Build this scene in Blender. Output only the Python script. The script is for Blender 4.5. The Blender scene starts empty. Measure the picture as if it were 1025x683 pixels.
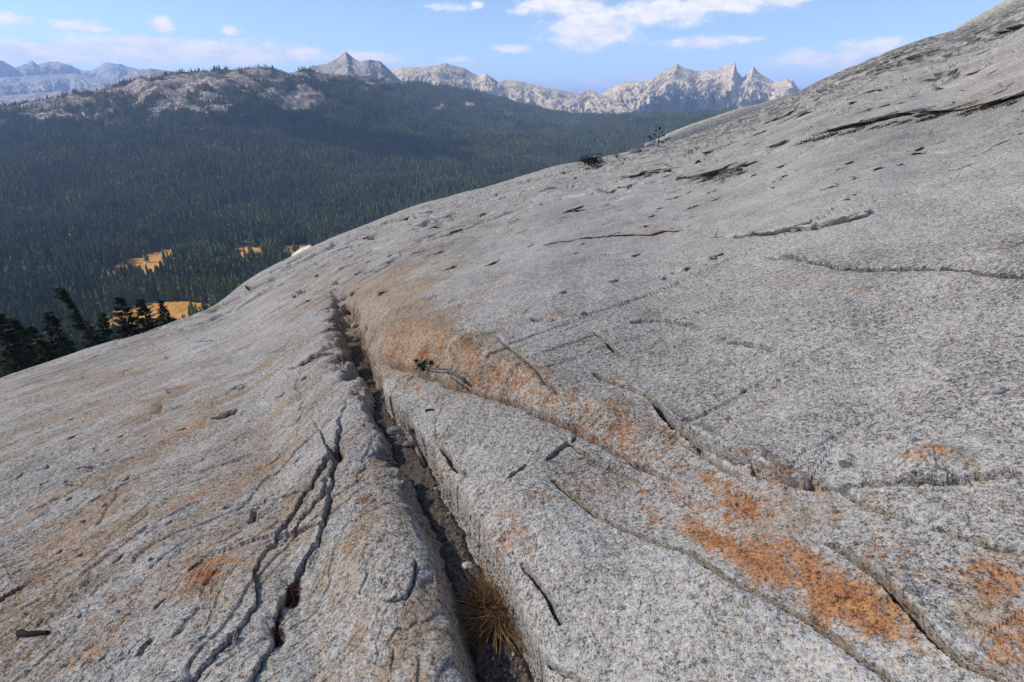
import bpy, bmesh, math, random
import numpy as np
from mathutils import Vector, Matrix, noise as mnoise

R = math.radians
scene = bpy.context.scene
COL = scene.collection

# ------------------------------------------------------------------ camera
CAM_H = 1.6                      # eye height above the rock
PITCH = R(23.6)
FPX, CX, CY = 540.0, 512.5, 341.5
camd = bpy.data.cameras.new('camera'); cam = bpy.data.objects.new('camera', camd); COL.objects.link(cam)
camd.sensor_width = 36.0; camd.lens = FPX / 1025.0 * 36.0
camd.clip_start = 0.05; camd.clip_end = 80000
cam.location = (0, 0, 0); cam.rotation_euler = (math.pi / 2 - PITCH, 0, 0)
scene.camera = cam

# ------------------------------------------------------------------ light
SUN_AZ, SUN_EL = R(-86), R(38)
world = bpy.data.worlds.new('World'); scene.world = world; world.use_nodes = True
sund = bpy.data.lights.new('sun', 'SUN'); sun = bpy.data.objects.new('sun', sund); COL.objects.link(sun)
sund.energy = 4.4; sund.angle = R(0.55); sund.color = (1.0, 0.93, 0.84)
SDIR = Vector((math.sin(SUN_AZ) * math.cos(SUN_EL), math.cos(SUN_AZ) * math.cos(SUN_EL), math.sin(SUN_EL)))
sun.rotation_euler = SDIR.to_track_quat('Z', 'Y').to_euler()
sun.location = (0, 0, 300)
vs = scene.view_settings
vs.view_transform = 'Standard'; vs.look = 'None'; vs.exposure = 0.75; vs.gamma = 1.0; vs.use_curve_mapping = False
try:
    scene.cycles.volume_bounces = 1
    scene.cycles.max_bounces = 6
    scene.cycles.use_denoising = True
    scene.cycles.denoising_input_passes = 'RGB_ALBEDO_NORMAL'; scene.cycles.denoising_prefilter = 'NONE'
except Exception:
    pass

def px_dir(px, py):
    X = (px - CX) / FPX; Y = -(py - CY) / FPX
    return Vector((X, math.cos(PITCH) + Y * math.sin(PITCH), -math.sin(PITCH) + Y * math.cos(PITCH)))
def px_ang(px, py):
    d = px_dir(px, py)
    return math.atan2(d.x, d.y), d.z / math.hypot(d.x, d.y)      # azimuth, tan(elevation)

# ------------------------------------------------------------------ node helper
class NT:
    def __init__(s, nt): s.t = nt; s.t.nodes.clear()
    def n(s, typ, ins=None, **props):
        nd = s.t.nodes.new(typ)
        for k, v in props.items(): setattr(nd, k, v)
        if ins:
            for k, v in ins.items(): s.put(nd.inputs[k], v)
        return nd
    def put(s, sock, v):
        if isinstance(v, bpy.types.NodeSocket): s.t.links.new(v, sock)
        elif v is not None: sock.default_value = v
    def m(s, op, a, b=None, c=None, clamp=False):
        nd = s.t.nodes.new('ShaderNodeMath'); nd.operation = op; nd.use_clamp = clamp
        s.put(nd.inputs[0], a); s.put(nd.inputs[1], b)
        if c is not None: s.put(nd.inputs[2], c)
        return nd.outputs[0]
    def ramp(s, fac, stops, interp='LINEAR'):
        nd = s.t.nodes.new('ShaderNodeValToRGB'); cr = nd.color_ramp; cr.interpolation = interp
        while len(cr.elements) < len(stops): cr.elements.new(0.5)
        for e, (p, c) in zip(cr.elements, stops):
            e.position = p; e.color = (c[0], c[1], c[2], 1) if hasattr(c, '__len__') else (c, c, c, 1)
        s.put(nd.inputs[0], fac); return nd.outputs[0]
    def mix(s, fac, a, b, mode='MIX'):
        nd = s.t.nodes.new('ShaderNodeMix'); nd.data_type = 'RGBA'; nd.blend_type = mode
        s.put(nd.inputs[0], fac)
        for sock, v in ((nd.inputs[6], a), (nd.inputs[7], b)):
            if isinstance(v, tuple) and len(v) == 3: v = (*v, 1)
            s.put(sock, v)
        return nd.outputs[2]
    def noise(s, vec, scale, detail=4, rough=0.5, dist=0.0, out=0):
        nd = s.n('ShaderNodeTexNoise', {'Vector': vec, 'Scale': scale, 'Detail': detail, 'Roughness': rough, 'Distortion': dist})
        return nd.outputs[out]
    def sstep(s, x, a, b):
        nd = s.t.nodes.new('ShaderNodeMapRange'); nd.interpolation_type = 'SMOOTHSTEP'
        s.put(nd.inputs[0], x); nd.inputs[1].default_value = a; nd.inputs[2].default_value = b
        return nd.outputs[0]
    def coords(s, out='Object'): return s.n('ShaderNodeTexCoord').outputs[out]
    def mapping(s, vec, scale=(1, 1, 1), rot=(0, 0, 0)):
        return s.n('ShaderNodeMapping', {'Vector': vec, 'Scale': scale, 'Rotation': rot}).outputs[0]
    def attr(s, name): return s.n('ShaderNodeAttribute', attribute_name=name).outputs['Fac']
    def surface(s, color, rough=0.9, bump=None, bdist=0.01, bstr=1.0, spec=0.2, **kw):
        p = s.n('ShaderNodeBsdfPrincipled')
        s.put(p.inputs['Base Color'], (*color, 1) if isinstance(color, tuple) and len(color) == 3 else color)
        s.put(p.inputs['Roughness'], rough); p.inputs['Specular IOR Level'].default_value = spec
        if bump is not None:
            b = s.n('ShaderNodeBump', {'Height': bump, 'Distance': bdist, 'Strength': bstr}); s.put(p.inputs['Normal'], b.outputs[0])
        o = s.n('ShaderNodeOutputMaterial'); s.put(o.inputs['Surface'], p.outputs[0]); return p
def mat(name):
    m = bpy.data.materials.new(name); m.use_nodes = True
    return m, NT(m.node_tree)

# ------------------------------------------------------------------ sky with clouds (world)
w = NT(world.node_tree)
sky = w.n('ShaderNodeTexSky', sky_type='NISHITA', sun_disc=False)
sky.sun_elevation = SUN_EL; sky.sun_rotation = SUN_AZ; sky.altitude = 2800; sky.air_density = 1.0; sky.dust_density = 1.5; sky.ozone_density = 2.2
dirv = w.coords('Generated')
sep = w.n('ShaderNodeSeparateXYZ', {0: dirv})
az = w.m('ARCTAN2', sep.outputs[0], sep.outputs[1]); el = w.m('ARCSINE', sep.outputs[2])
uv = w.n('ShaderNodeCombineXYZ', {0: az, 1: w.m('MULTIPLY', el, 2.2), 2: 0.0}).outputs[0]
warp = w.noise(uv, 9.0, 5, 0.6)
puff = w.noise(uv, 26.0, 7, 0.62)
wisp = w.noise(uv, 11.0, 6, 0.6, 0.6)
# (px, py, half width px, half height px, weight) of every cloud in view
CLOUDS = [(560, 6, 40, 10, 1.0), (590, 30, 40, 16, 1.1), (622, 22, 20, 10, .7), (665, 10, 56, 13, 1.1), (720, 4, 60, 10, 1.0), (790, 0, 30, 7, .85),
          (700, 43, 34, 6, .8), (742, 40, 24, 4, .6), (820, 60, 52, 9, .95), (868, 48, 34, 8, 1.0), (514, 49, 17, 4.5, .95), (452, 7, 20, 4, .8),
          (478, 4, 8, 4, .7), (50, 55, 60, 11, 1.0), (150, 50, 70, 13, 1.1), (215, 52, 70, 12, 1.05), (275, 54, 50, 8, .9), (340, 58, 26, 6, .8), (378, 58, 26, 5, .8),
          (12, 20, 20, 7, .9), (85, 28, 30, 6, .95), (130, 26, 10, 4, .5), (162, 26, 13, 7, .9), (230, 31, 10, 5, .85), (610, 84, 50, 8, .75), (560, 78, 30, 5, .45), (455, 60, 16, 4, .8), (780, 86, 40, 8, .5)]
tot = None
for (cx_, cy_, hw, hh, wt) in CLOUDS:
    a0, t0 = px_ang(cx_, cy_); e0 = math.atan(t0)
    a1, _ = px_ang(cx_ + hw, cy_); _, t1 = px_ang(cx_, cy_ - hh)
    du = w.m('DIVIDE', w.m('SUBTRACT', az, a0), a1 - a0); dv = w.m('DIVIDE', w.m('SUBTRACT', el, e0), math.atan(t1) - e0)
    d2 = w.m('ADD', w.m('MULTIPLY', du, du), w.m('MULTIPLY', dv, dv))
    g = w.m('MULTIPLY', w.m('EXPONENT', w.m('MULTIPLY', d2, -0.75)), wt)
    tot = g if tot is None else w.m('MAXIMUM', tot, g)
free = w.m('MULTIPLY', w.sstep(w.noise(uv, 3.2, 3, 0.5), 0.56, 0.80), 0.5)     # thin scattered cloud everywhere else
tot = w.m('ADD', tot, w.m('MULTIPLY', free, w.sstep(el, 0.2, 0.5)))
dens = w.m('ADD', tot, w.m('ADD', w.m('MULTIPLY', w.m('SUBTRACT', puff, 0.5), 1.5), w.m('MULTIPLY', w.m('SUBTRACT', wisp, 0.5), 0.9)))
cov = w.sstep(dens, 0.12, 0.82)
cov = w.m('MULTIPLY', cov, w.sstep(tot, 0.04, 0.25))
cov = w.m('MULTIPLY', cov, 0.9)
cloud_col = w.mix(w.sstep(puff, 0.35, 0.62), (5.6, 5.5, 5.6), (7.4, 6.8, 6.0))
skyc = w.mix(1.0, sky.outputs[0], (1.0, 1.0, 1.0), 'MULTIPLY')
col = w.mix(cov, skyc, cloud_col)
bg = w.n('ShaderNodeBackground', {'Color': col, 'Strength': 0.108})
wo = w.n('ShaderNodeOutputWorld'); w.put(wo.inputs['Surface'], bg.outputs[0])

# ------------------------------------------------------------------ helpers
rng = np.random.default_rng(7)
rnd = random.Random(11)
def tag(o, label=None, cat=None, group=None, kind=None):
    if label: o['label'] = label
    if cat: o['category'] = cat
    if group: o['group'] = group
    if kind: o['kind'] = kind
    return o
def mesh_np(name, co, faces, smooth=True, mats=()):
    me = bpy.data.meshes.new(name); co = np.asarray(co, np.float32); faces = np.asarray(faces, np.int32)
    k = faces.shape[1]
    me.vertices.add(len(co)); me.vertices.foreach_set('co', co.ravel())
    me.loops.add(faces.size); me.loops.foreach_set('vertex_index', faces.ravel())
    me.polygons.add(len(faces)); me.polygons.foreach_set('loop_start', np.arange(0, faces.size, k, dtype=np.int32))
    me.polygons.foreach_set('use_smooth', np.full(len(faces), smooth))
    me.update(calc_edges=True)
    for m_ in mats: me.materials.append(m_)
    return me
def link(name, me, parent=None, loc=None):
    o = bpy.data.objects.new(name, me); COL.objects.link(o)
    if parent: o.parent = parent
    if loc is not None: o.location = loc
    return o
def empty(name, loc): return link(name, None, None, loc)
def fattr(me, name, arr):
    a = me.attributes.new(name, 'FLOAT', 'POINT'); a.data.foreach_set('value', np.asarray(arr, np.float32).ravel())
def _hash(ix, iy, seed):
    h = (ix.astype(np.int64) * 374761393 + iy.astype(np.int64) * 668265263 + seed * 2147483647) & 0xffffffff
    h = ((h ^ (h >> 13)) * 1274126177) & 0xffffffff
    return ((h ^ (h >> 16)) & 0xffff).astype(np.float32) * (2 * np.pi / 65536.0)
def perlin(x, y, seed=0):
    x = np.asarray(x, np.float64); y = np.asarray(y, np.float64)
    ix = np.floor(x); iy = np.floor(y); fx = (x - ix).astype(np.float32); fy = (y - iy).astype(np.float32)
    ux = fx * fx * fx * (fx * (fx * 6 - 15) + 10); uy = fy * fy * fy * (fy * (fy * 6 - 15) + 10)
    def g(dx, dy):
        a = _hash(ix + dx, iy + dy, seed); return np.cos(a) * (fx - dx) + np.sin(a) * (fy - dy)
    n0 = g(0, 0); n0 = n0 + ux * (g(1, 0) - n0); n1 = g(0, 1); n1 = n1 + ux * (g(1, 1) - n1)
    return (n0 + uy * (n1 - n0)) * 1.5
def fbm(x, y, octs, seed=0, gain=0.5):
    s = 0.0; a = 1.0
    for i in range(octs):
        s = s + a * perlin(x * 2 ** i, y * 2 ** i, seed + i * 17); a *= gain
    return s
def sstep(x, a, b):
    t = np.clip((x - a) / (b - a), 0, 1); return t * t * (3 - 2 * t)

# ------------------------------------------------------------------ the granite dome: large shape
SKY = [(-420, 560, 14), (-200, 455, 15), (0, 379, 17), (51, 362, 18), (102, 345, 19), (154, 330, 20), (178, 320, 21), (212, 308, 23), (222, 301, 25), (239, 287, 30), (260, 273, 32), (294, 256, 34), (318, 244, 35),
       (348, 232, 36), (419, 205, 40), (491, 186, 44), (553, 167, 48), (594, 160, 50), (648, 147, 53), (670, 143, 54), (690, 137, 55), (737, 119, 58), (795, 95, 62),
       (815, 83, 63), (865, 62, 66), (923, 39, 70), (956, 31, 72), (1010, 9, 76), (1100, -40, 80), (1300, -120, 85), (1600, -230, 90)]
_a = np.array([px_ang(p[0], p[1]) for p in SKY]); _r = np.array([p[2] for p in SKY], float)
AZK = np.concatenate([[-math.pi, -2.2], _a[:, 0], [2.2, math.pi]])
TAK = np.concatenate([[0.06, -0.25], _a[:, 1], [0.42, 0.06]])
RSK = np.concatenate([[40, 20], _r, [90, 40]])
_g = np.linspace(-math.pi, math.pi, 4001)
_ker = np.exp(-0.5 * (np.arange(-60, 61) / 7.0) ** 2); _ker /= _ker.sum()
def _sm(v): return np.convolve(np.concatenate([v[-61:-1], v, v[1:61]]), _ker, 'valid')
_T = _sm(np.interp(_g, AZK, TAK)); _RS = _sm(np.interp(_g, AZK, RSK))
_K = 2 * CAM_H / _RS ** 2; _S = _T + 2 * CAM_H / _RS
def dome_sk(azm): return np.interp(azm, _g, _S), np.interp(azm, _g, _K)
def sky_tan(azm): return np.interp(azm, _g, _T)
def macro_z(azm, r):
    s, k = dome_sk(azm); z = -CAM_H + s * r - 0.5 * k * r * r
    return np.maximum(z, -330.0 - 0.02 * r)
def hit_uv(px, py):
    a, t = px_ang(px, py); s, k = dome_sk(a); b = t - s
    q = b * b - 2 * k * CAM_H
    r = (-b - math.sqrt(q)) / k if (q > 0 and b < 0) else math.sqrt(2 * CAM_H / k)
    return a, math.log(r)

# log-polar grid round the place where one stands: fine near, coarse far
A_F = 1.10
azs = np.concatenate([np.linspace(-math.pi, -A_F, 70)[:-1], np.linspace(-A_F, A_F, 880)[:-1], np.linspace(A_F, math.pi, 70)[:-1]])
lr = [math.log(0.25)]
while lr[-1] < math.log(2000):
    r_ = math.exp(lr[-1]); lr.append(lr[-1] + (0.03 if r_ < 0.75 else 0.0034 if r_ < 4.5 else 0.0050 if r_ < 14 else 0.0075 if r_ < 85 else 0.05))
lr = np.array(lr); NA, NR = len(azs), len(lr)
U, V = np.meshgrid(azs, lr, indexing='ij'); RR = np.exp(V)
X0 = RR * np.sin(U); Y0 = RR * np.cos(U); Z0 = macro_z(U, RR)
s_, k_ = dome_sk(U)
dzdr = s_ - k_ * RR
dsda = np.gradient(Z0, axis=0) / np.gradient(U, axis=0) / RR
nx = -(dzdr * np.sin(U) + dsda * np.cos(U)); ny = -(dzdr * np.cos(U) - dsda * np.sin(U)); nz = np.ones_like(nx)
L_ = np.sqrt(nx * nx + ny * ny + 1); nx /= L_; ny /= L_; nz /= L_
far = sstep(-RR, -400, -120)                 # details only where one can see them
D = np.zeros_like(RR)                        # displacement along the normal
OU = np.zeros_like(RR); OV = np.zeros_like(RR)   # sideways shift (overhangs), in uv
stain = np.zeros_like(RR); tan = np.zeros_like(RR); dirt = np.zeros_like(RR)

def smooth_line(pts, step=3.0, jit=0.8, seed=1):
    P = np.array([p[:2] for p in pts], float); ex = np.array([list(p[2:]) for p in pts], float) if len(pts[0]) > 2 else None
    seg = np.hypot(*np.diff(P, axis=0).T); t = np.concatenate([[0], np.cumsum(seg)]); n = max(4, int(t[-1] / step))
    tt = np.linspace(0, t[-1], n)
    Q = np.stack([np.interp(tt, t, P[:, 0]), np.interp(tt, t, P[:, 1])], 1)
    for _ in range(2): Q[1:-1] = 0.5 * Q[1:-1] + 0.25 * (Q[2:] + Q[:-2])
    Q[:, 0] += jit * (perlin(tt * .11, tt * 0 + seed, seed) + .5 * perlin(tt * .33, tt * 0 + seed, seed + 5)) * 1.6
    Q[:, 1] += jit * (perlin(tt * .11, tt * 0 + seed + .5, seed + 9) + .5 * perlin(tt * .33, tt * 0 + seed, seed + 3)) * 1.6
    E = np.stack([np.interp(tt, t, ex[:, i]) for i in range(ex.shape[1])], 1) if ex is not None else None
    return Q, tt / t[-1], E
def line_dist(pts, reach, **kw):
    """signed distance (uv units) to a line given by points in the photograph laid on the dome; + is left of its direction seen from above"""
    Q, tt, E = smooth_line(pts, **kw)
    W = np.array([hit_uv(*q) for q in Q])
    u0, u1 = W[:, 0].min() - reach, W[:, 0].max() + reach; v0, v1 = W[:, 1].min() - reach, W[:, 1].max() + reach
    ia = np.searchsorted(azs, [u0, u1]); ir = np.searchsorted(lr, [v0, v1])
    sl = (slice(max(ia[0] - 1, 0), ia[1] + 1), slice(max(ir[0] - 1, 0), ir[1] + 1))
    u = U[sl]; v = V[sl]
    best = np.full(u.shape, 1e9); sg = np.zeros(u.shape); tp = np.zeros(u.shape); gx = np.zeros(u.shape); gy = np.zeros(u.shape)
    for i in range(len(W) - 1):
        a, b = W[i], W[i + 1]; d = b - a; l2 = d @ d + 1e-12
        h = ((u - a[0]) * d[0] + (v - a[1]) * d[1]) / l2
        if i > 0: h = np.maximum(h, 0)
        else: h = np.maximum(h, -0.0)
        h = np.minimum(h, 1)
        ex_ = u - a[0] - h * d[0]; ey_ = v - a[1] - h * d[1]; q = ex_ * ex_ + ey_ * ey_
        m_ = q < best
        if not m_.any(): continue
        best = np.where(m_, q, best); cr = d[0] * (v - a[1]) - d[1] * (u - a[0])
        sg = np.where(m_, np.sign(cr), sg); tp = np.where(m_, tt[i] + h * (tt[i + 1] - tt[i]), tp)
        il = 1 / math.sqrt(l2); gx = np.where(m_, -d[1] * il, gx); gy = np.where(m_, d[0] * il, gy)
    return sl, np.sqrt(best) * sg, tp, (gx, gy), (tt, E)
PXU = 1.0 / FPX
_seed = [20]
def ledge(pts, H=0.05, w=3.0, depth=0.06, L=0.5, up='+', over=1.2, fade=0.12, jit=0.8, taper=True):
    """edge of an exfoliation sheet: it thickens towards an overhanging lip with a slot beneath. H, depth in metres at 1 m range (scaled with range)"""
    _seed[0] += 7
    sl, d, t, (gx, gy), _ = line_dist(pts, L * 3 + 0.09, jit=jit, seed=_seed[0])
    if up == '-': d = -d; gx = -gx; gy = -gy
    r = RR[sl]; Wp = np.array([hit_uv(p[0], p[1]) for p in pts]); Lu = np.hypot(*np.diff(Wp, axis=0).T).sum()
    fd = np.clip(fade + 2.2 * np.abs(d) / Lu, fade, .5)          # further from the edge the ends fade out more gently
    env = np.clip(t / fd, 0, 1) * np.clip((1 - t) / fd, 0, 1); env = env * env * (3 - 2 * env)
    env = env * np.exp(-np.clip(np.abs(d) - .02, 0, 9) / (L * 1.5))
    env = np.clip(env * (0.80 + 0.45 * perlin(t * 9 + _seed[0], t * 0, _seed[0] + 2)), 0, 1.2)
    mv = np.exp(np.mean([hit_uv(p[0], p[1])[1] for p in pts]))
    ws = max(w * PXU * 1.3, .012 if mv < 4.5 else .030 if mv < 14 else .050)
    if mv > 6.5: depth = .25 * H; over = 1.6 * over / 1.5
    a_ = ws * .22 * over; b_ = ws * .30 * over
    wob = 1 + .8 * perlin(t * 23 + _seed[0], t * 0 + 3, _seed[0] + 4); a_ = a_ * np.clip(wob, .2, 2); b_ = b_ * np.clip(1.2 - .4 * wob, .3, 2)
    q = np.clip((.5 * ws - d) / (.8 * ws), 0, 1); p = np.clip((-.3 * ws - d) / (.7 * ws), 0, 1); l_ = np.clip((ws - d) / (.5 * ws), 0, 1)
    sp = np.where(d > .5 * ws, ws - (ws + a_) * l_, np.where(d > -.3 * ws, -a_ + (a_ + b_) * q, b_ - (b_ + ws) * p))
    inside = np.abs(d) <= ws
    hh = np.where(d > .5 * ws, H * np.exp(-np.clip(sp, 0, 9) / L), np.where(d > -.3 * ws, H * (1 - q) - depth * q, -depth * (1 - p) ** 3))
    hh = np.where(d < -ws, 0, hh)
    D[sl] += env * hh * np.sqrt(r)
    k = np.where(inside, (sp - d) * np.minimum(env, 1), 0)
    OU[sl] += gx * k; OV[sl] += gy * k
def step(pts, H=.03, L=.1, up='+', w=3.0):
    """one side stands a little higher along the line, without an overhang"""
    _seed[0] += 7
    sl, d, t, g_, _ = line_dist(pts, L * 4 + .05, jit=1.0, seed=_seed[0])
    if up == '-': d = -d
    Wp = np.array([hit_uv(p[0], p[1]) for p in pts]); Lu = np.hypot(*np.diff(Wp, axis=0).T).sum()
    fd = np.clip(.15 + 4.5 * np.abs(d) / Lu, .15, .5); env = np.clip(t / fd, 0, 1) * np.clip((1 - t) / fd, 0, 1)
    D[sl] += env * H * sstep(d, -w * PXU, w * PXU) * np.exp(-np.clip(d, 0, 9) / L) * np.sqrt(RR[sl])
def crack(pts, w=2.0, depth=0.05, fade=0.15, jit=1.0):
    _seed[0] += 7
    sl, d, t, g_, _ = line_dist(pts, 0.06, jit=jit, seed=_seed[0])
    env = sstep(t, 0, fade) * sstep(-t, -1, -1 + fade) * (0.82 + 0.35 * perlin(t * 17, t * 0, _seed[0]))
    ws = np.maximum(w * PXU, np.interp(RR[sl], [4, 5, 14, 15], [.0052, .0072, .0075, .012]))
    D[sl] -= np.clip(env * 1.3, 0, 1.1) * depth * 2.2 * np.exp(-(d / ws) ** 4) * np.sqrt(RR[sl])
def blob(arr, px, py, rx, ry, amp, rot=0.0, sharp=2.0):
    a, v = hit_uv(px, py)
    a1, v1 = hit_uv(px + rx, py); a2, v2 = hit_uv(px, py + ry)
    c, s = math.cos(rot), math.sin(rot)
    M = np.linalg.inv(np.array([[a1 - a, a2 - a], [v1 - v, v2 - v]]))
    du = U - a; dv = V - v
    p = M[0, 0] * du + M[0, 1] * dv; q = M[1, 0] * du + M[1, 1] * dv
    p, q = (c * p * rx + s * q * ry) / rx, (-s * p * rx + c * q * ry) / ry
    g = amp * np.exp(-np.minimum((p * p + q * q), 40) ** (sharp / 2))
    if arr is not None: np.maximum(arr, g, out=arr)
    return g

# ---- broad undulation, spalled patches, grain relief (world scale, kept to what the mesh can hold)
cell = RR * 0.0028
def oct_(lam, amp, seed, sx=1.0, ang=0.0):
    c, s = math.cos(ang), math.sin(ang)
    xx = (X0 * c + Y0 * s) / (lam * sx); yy = (-X0 * s + Y0 * c) / lam
    return amp * perlin(xx, yy, seed) * sstep(lam / cell, 2.0, 5.0)
p1 = hit_uv(20, 600); p2 = hit_uv(200, 488)
w1 = np.array([math.exp(p1[1]) * math.sin(p1[0]), math.exp(p1[1]) * math.cos(p1[0])]); w2 = np.array([math.exp(p2[1]) * math.sin(p2[0]), math.exp(p2[1]) * math.cos(p2[0])])
STREAK = math.atan2(*(w2 - w1)[::-1])
D += far * (oct_(9, .10, 1) + oct_(3.1, .04, 2))
D += far * (oct_(1.3, .016, 3, 1.6, STREAK) + oct_(.55, .008, 4, 2.0, STREAK) + oct_(.26, .0055, 5, 2.2, STREAK) + oct_(.12, .0042, 6, 1.8, STREAK) + oct_(.055, .0026, 7, 1.5, STREAK) + oct_(.028, .0016, 8) + oct_(.016, .0010, 9))
wx = X0 + .25 * perlin(X0 * 1.3, Y0 * 1.3, 31); wy = Y0 + .25 * perlin(X0 * 1.3 + 5, Y0 * 1.3, 32)
def flakes(lam, depth, thr, seed, sx=2.2, ed=.03):
    c, s = math.cos(STREAK), math.sin(STREAK)
    f = fbm((wx * c + wy * s) / (lam * sx), (-wx * s + wy * c) / lam, 4, seed, .55)
    # a spall has a sharp lip at one side and fades out on the other
    return -depth * sstep(f, thr, thr + ed) * np.exp(-np.clip(f - thr, 0, 9) * 3.0) * sstep(lam / cell, 2.0, 6.0)
leftm = sstep(-U, -.12, .25)
rightm = sstep(U, .25, .5) * sstep(RR, 9, 20)
D += far * (flakes(.28, .010, .10, 51) + flakes(.7, .014, .22, 55) + flakes(.12, .006, .12, 58)) * (0.25 + .75 * np.maximum(leftm, rightm))
D += far * (flakes(1.6, .11, .12, 61) + flakes(3.6, .20, .2, 63) + flakes(.9, .08, .10, 66)) * sstep(RR, 7, 22)
D += far * flakes(6.0, .16, .16, 71) * rightm

# ---- the crevice: floor half width, wall widths left/right, depth
CREV = [(331, 279, 1.5, 2, 2, .04), (336, 292, 3, 3, 4, .12), (342, 312, 5, 3, 7, .34), (347, 335, 7, 4, 8, .46), (352, 352, 7, 4, 8, .42), (364, 374, 6, 4, 6, .26), (378, 402, 7, 6, 7, .24), (392, 425, 10, 9, 9, .24),
        (412, 455, 11, 14, 14, .27), (436, 500, 13, 18, 18, .30), (458, 545, 19, 20, 20, .33), (478, 590, 23, 22, 22, .36), (492, 640, 26, 26, 24, .36), (508, 700, 30, 30, 30, .36), (520, 780, 34, 30, 30, .34), (530, 1000, 36, 30, 30, .3)]
_seed[0] += 7
sl, d, t, _g2, (tt, E) = line_dist(CREV, 0.30, jit=1.2, seed=91)
hw = np.interp(t, tt, E[:, 0]) * PXU * 1.30; wl = np.interp(t, tt, E[:, 1]) * PXU; wr = np.interp(t, tt, E[:, 2]) * PXU; dp = np.interp(t, tt, E[:, 3])
r_ = RR[sl]; rag = (.012 * np.round(2.2 * perlin(X0[sl] * 2.6, Y0[sl] * 2.6, 95)) / 2.2 + .010 * perlin(X0[sl] * 3.5, Y0[sl] * 3.5, 92) + .007 * perlin(X0[sl] * 9, Y0[sl] * 9, 93) + .003 * perlin(X0[sl] * 25, Y0[sl] * 25, 94)) * np.where(d < 0, 1.3, .7)
dd = d + rag
# line runs towards the viewer: + (left of travel) is the right-hand side of the photograph
wall = np.where(dd > 0, wr, wl); e = (np.abs(dd) - hw) / wall
prof = 1 - sstep(e, -0.05, 1.0)
should = np.exp(-np.clip(e - 0.6, 0, 20) / np.where(dd > 0, 1.6, 1.2)) * .30
fl = np.exp(-np.clip(e, 0, 9) * 3)
D[sl] = D[sl] * (1 - .6 * prof) - dp * (prof * .85 + should * np.where(e > -.05, 1, 1) * sstep(e, -.3, .6))
dirt[sl] = np.maximum(dirt[sl], (1 - sstep(e, -.15, .28)) * sstep(t, .0, .1))
# ---- step of the upper slab (ochre wall) above the block by the crevice
WALL = [(338, 282, .02), (346, 300, .06), (354, 330, .11), (368, 350, .17), (390, 360, .20), (421, 372, .21), (468, 391, .17), (503, 399, .12), (523, 408, .095), (574, 430, .08), (600, 447, .06), (640, 470, .04), (680, 488, .02)]
sl, d, t, _g2, (tt, E) = line_dist(WALL, 1.3, jit=1.0, seed=101)
Hh = np.interp(t, tt, E[:, 0]); d = d + .008 * perlin(X0[sl] * 5, Y0[sl] * 5, 103) + .004 * perlin(X0[sl] * 17, Y0[sl] * 17, 105)
env = sstep(t, 0, .05) * sstep(-t, -1, -.85)
st = sstep(d, -.002, .075) * np.exp(-np.clip(d - .075, 0, 9) / .42)
D[sl] += env * Hh * st * np.sqrt(RR[sl]) * 0.54
D[sl] -= env * .035 * np.exp(-((d + .003) / .007) ** 2)
stain[sl] = np.maximum(stain[sl], env * .52 * sstep(d, -.01, .01) * (1 - sstep(d, .06, .16)) * sstep(t, .1, .25))
tan[sl] = np.maximum(tan[sl], env * .5 * sstep(d, -.07, .0) * (1 - sstep(d, .05, .22)))

# ---- sheet edges and cracks of the right-hand slab
ledge([(752, 272), (775, 270), (800, 271), (830, 278), (870, 283), (900, 282), (960, 281), (1030, 287), (1080, 290)], H=.015, w=4.4, depth=.07, L=.09, up='+', over=3.4)
ledge([(725, 250), (760, 247), (800, 243), (835, 237), (860, 230), (884, 222)], H=.018, w=3.0, depth=.06, L=.10, over=2.6)
ledge([(528, 250), (560, 246), (600, 243), (645, 242), (697, 238)], H=.012, w=2.6, depth=.05, L=.1, over=2.4)
ledge([(618, 178), (640, 177), (660, 174), (680, 172), (686, 179), (700, 180), (725, 176), (752, 169)], H=.034, w=4.5, depth=.06, L=.12, over=2.2)
ledge([(788, 144), (820, 136), (860, 129), (905, 120), (960, 112), (1030, 98), (1080, 90)], H=.026, w=5.0, depth=.07, L=.13, over=3.0)
ledge([(748, 130), (770, 127), (797, 121)], H=.02, w=3, depth=.05, L=.1, over=2.4)
ledge([(983, 36), (1005, 28), (1035, 18)], H=.05, w=4, depth=.06, L=.1)
step([(655, 412), (675, 436), (700, 451), (728, 463), (757, 470), (757, 479), (790, 488), (820, 495)], H=.050, L=.10, up='+', w=9)
ledge([(735, 462), (757, 470), (757, 480), (790, 488), (818, 494)], H=.014, w=4.0, depth=.03, L=.05, over=1.4)
step([(818, 492), (860, 490), (900, 487), (940, 487), (975, 484), (1030, 478), (1080, 474)], H=.008, L=.1, w=9)
step([(553, 487), (582, 512), (620, 535), (657, 551), (698, 566), (732, 589), (773, 607), (810, 626), (840, 645), (870, 668), (900, 690), (960, 740)], H=.016, L=.22, up='-', w=16)
step([(826, 545), (840, 551), (855, 559), (882, 581), (909, 611), (929, 635), (959, 662), (1003, 684), (1060, 720)], H=.028, L=.16, up='+', w=6)
ledge([(502, 357), (520, 370), (535, 381), (550, 397), (566, 408)], H=.012, w=2.2, depth=.03, L=.06)
ledge([(507, 489), (517, 481), (531, 469)], H=.016, w=2.4, depth=.010, L=.09, up='+', over=.5)
ledge([(543, 469), (560, 456), (579, 439)], H=.018, w=2.6, depth=.012, L=.09, up='+', over=.5)
crack([(553, 487), (582, 512), (620, 535), (657, 551), (698, 566), (732, 589), (773, 607), (810, 626), (840, 645), (870, 668), (900, 690), (960, 740)], 4.0, .060, .03)
crack([(826, 545), (840, 551), (855, 559), (882, 581), (909, 611), (929, 635), (959, 662), (1003, 684), (1060, 720)], 3.0, .060, .05)
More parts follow.
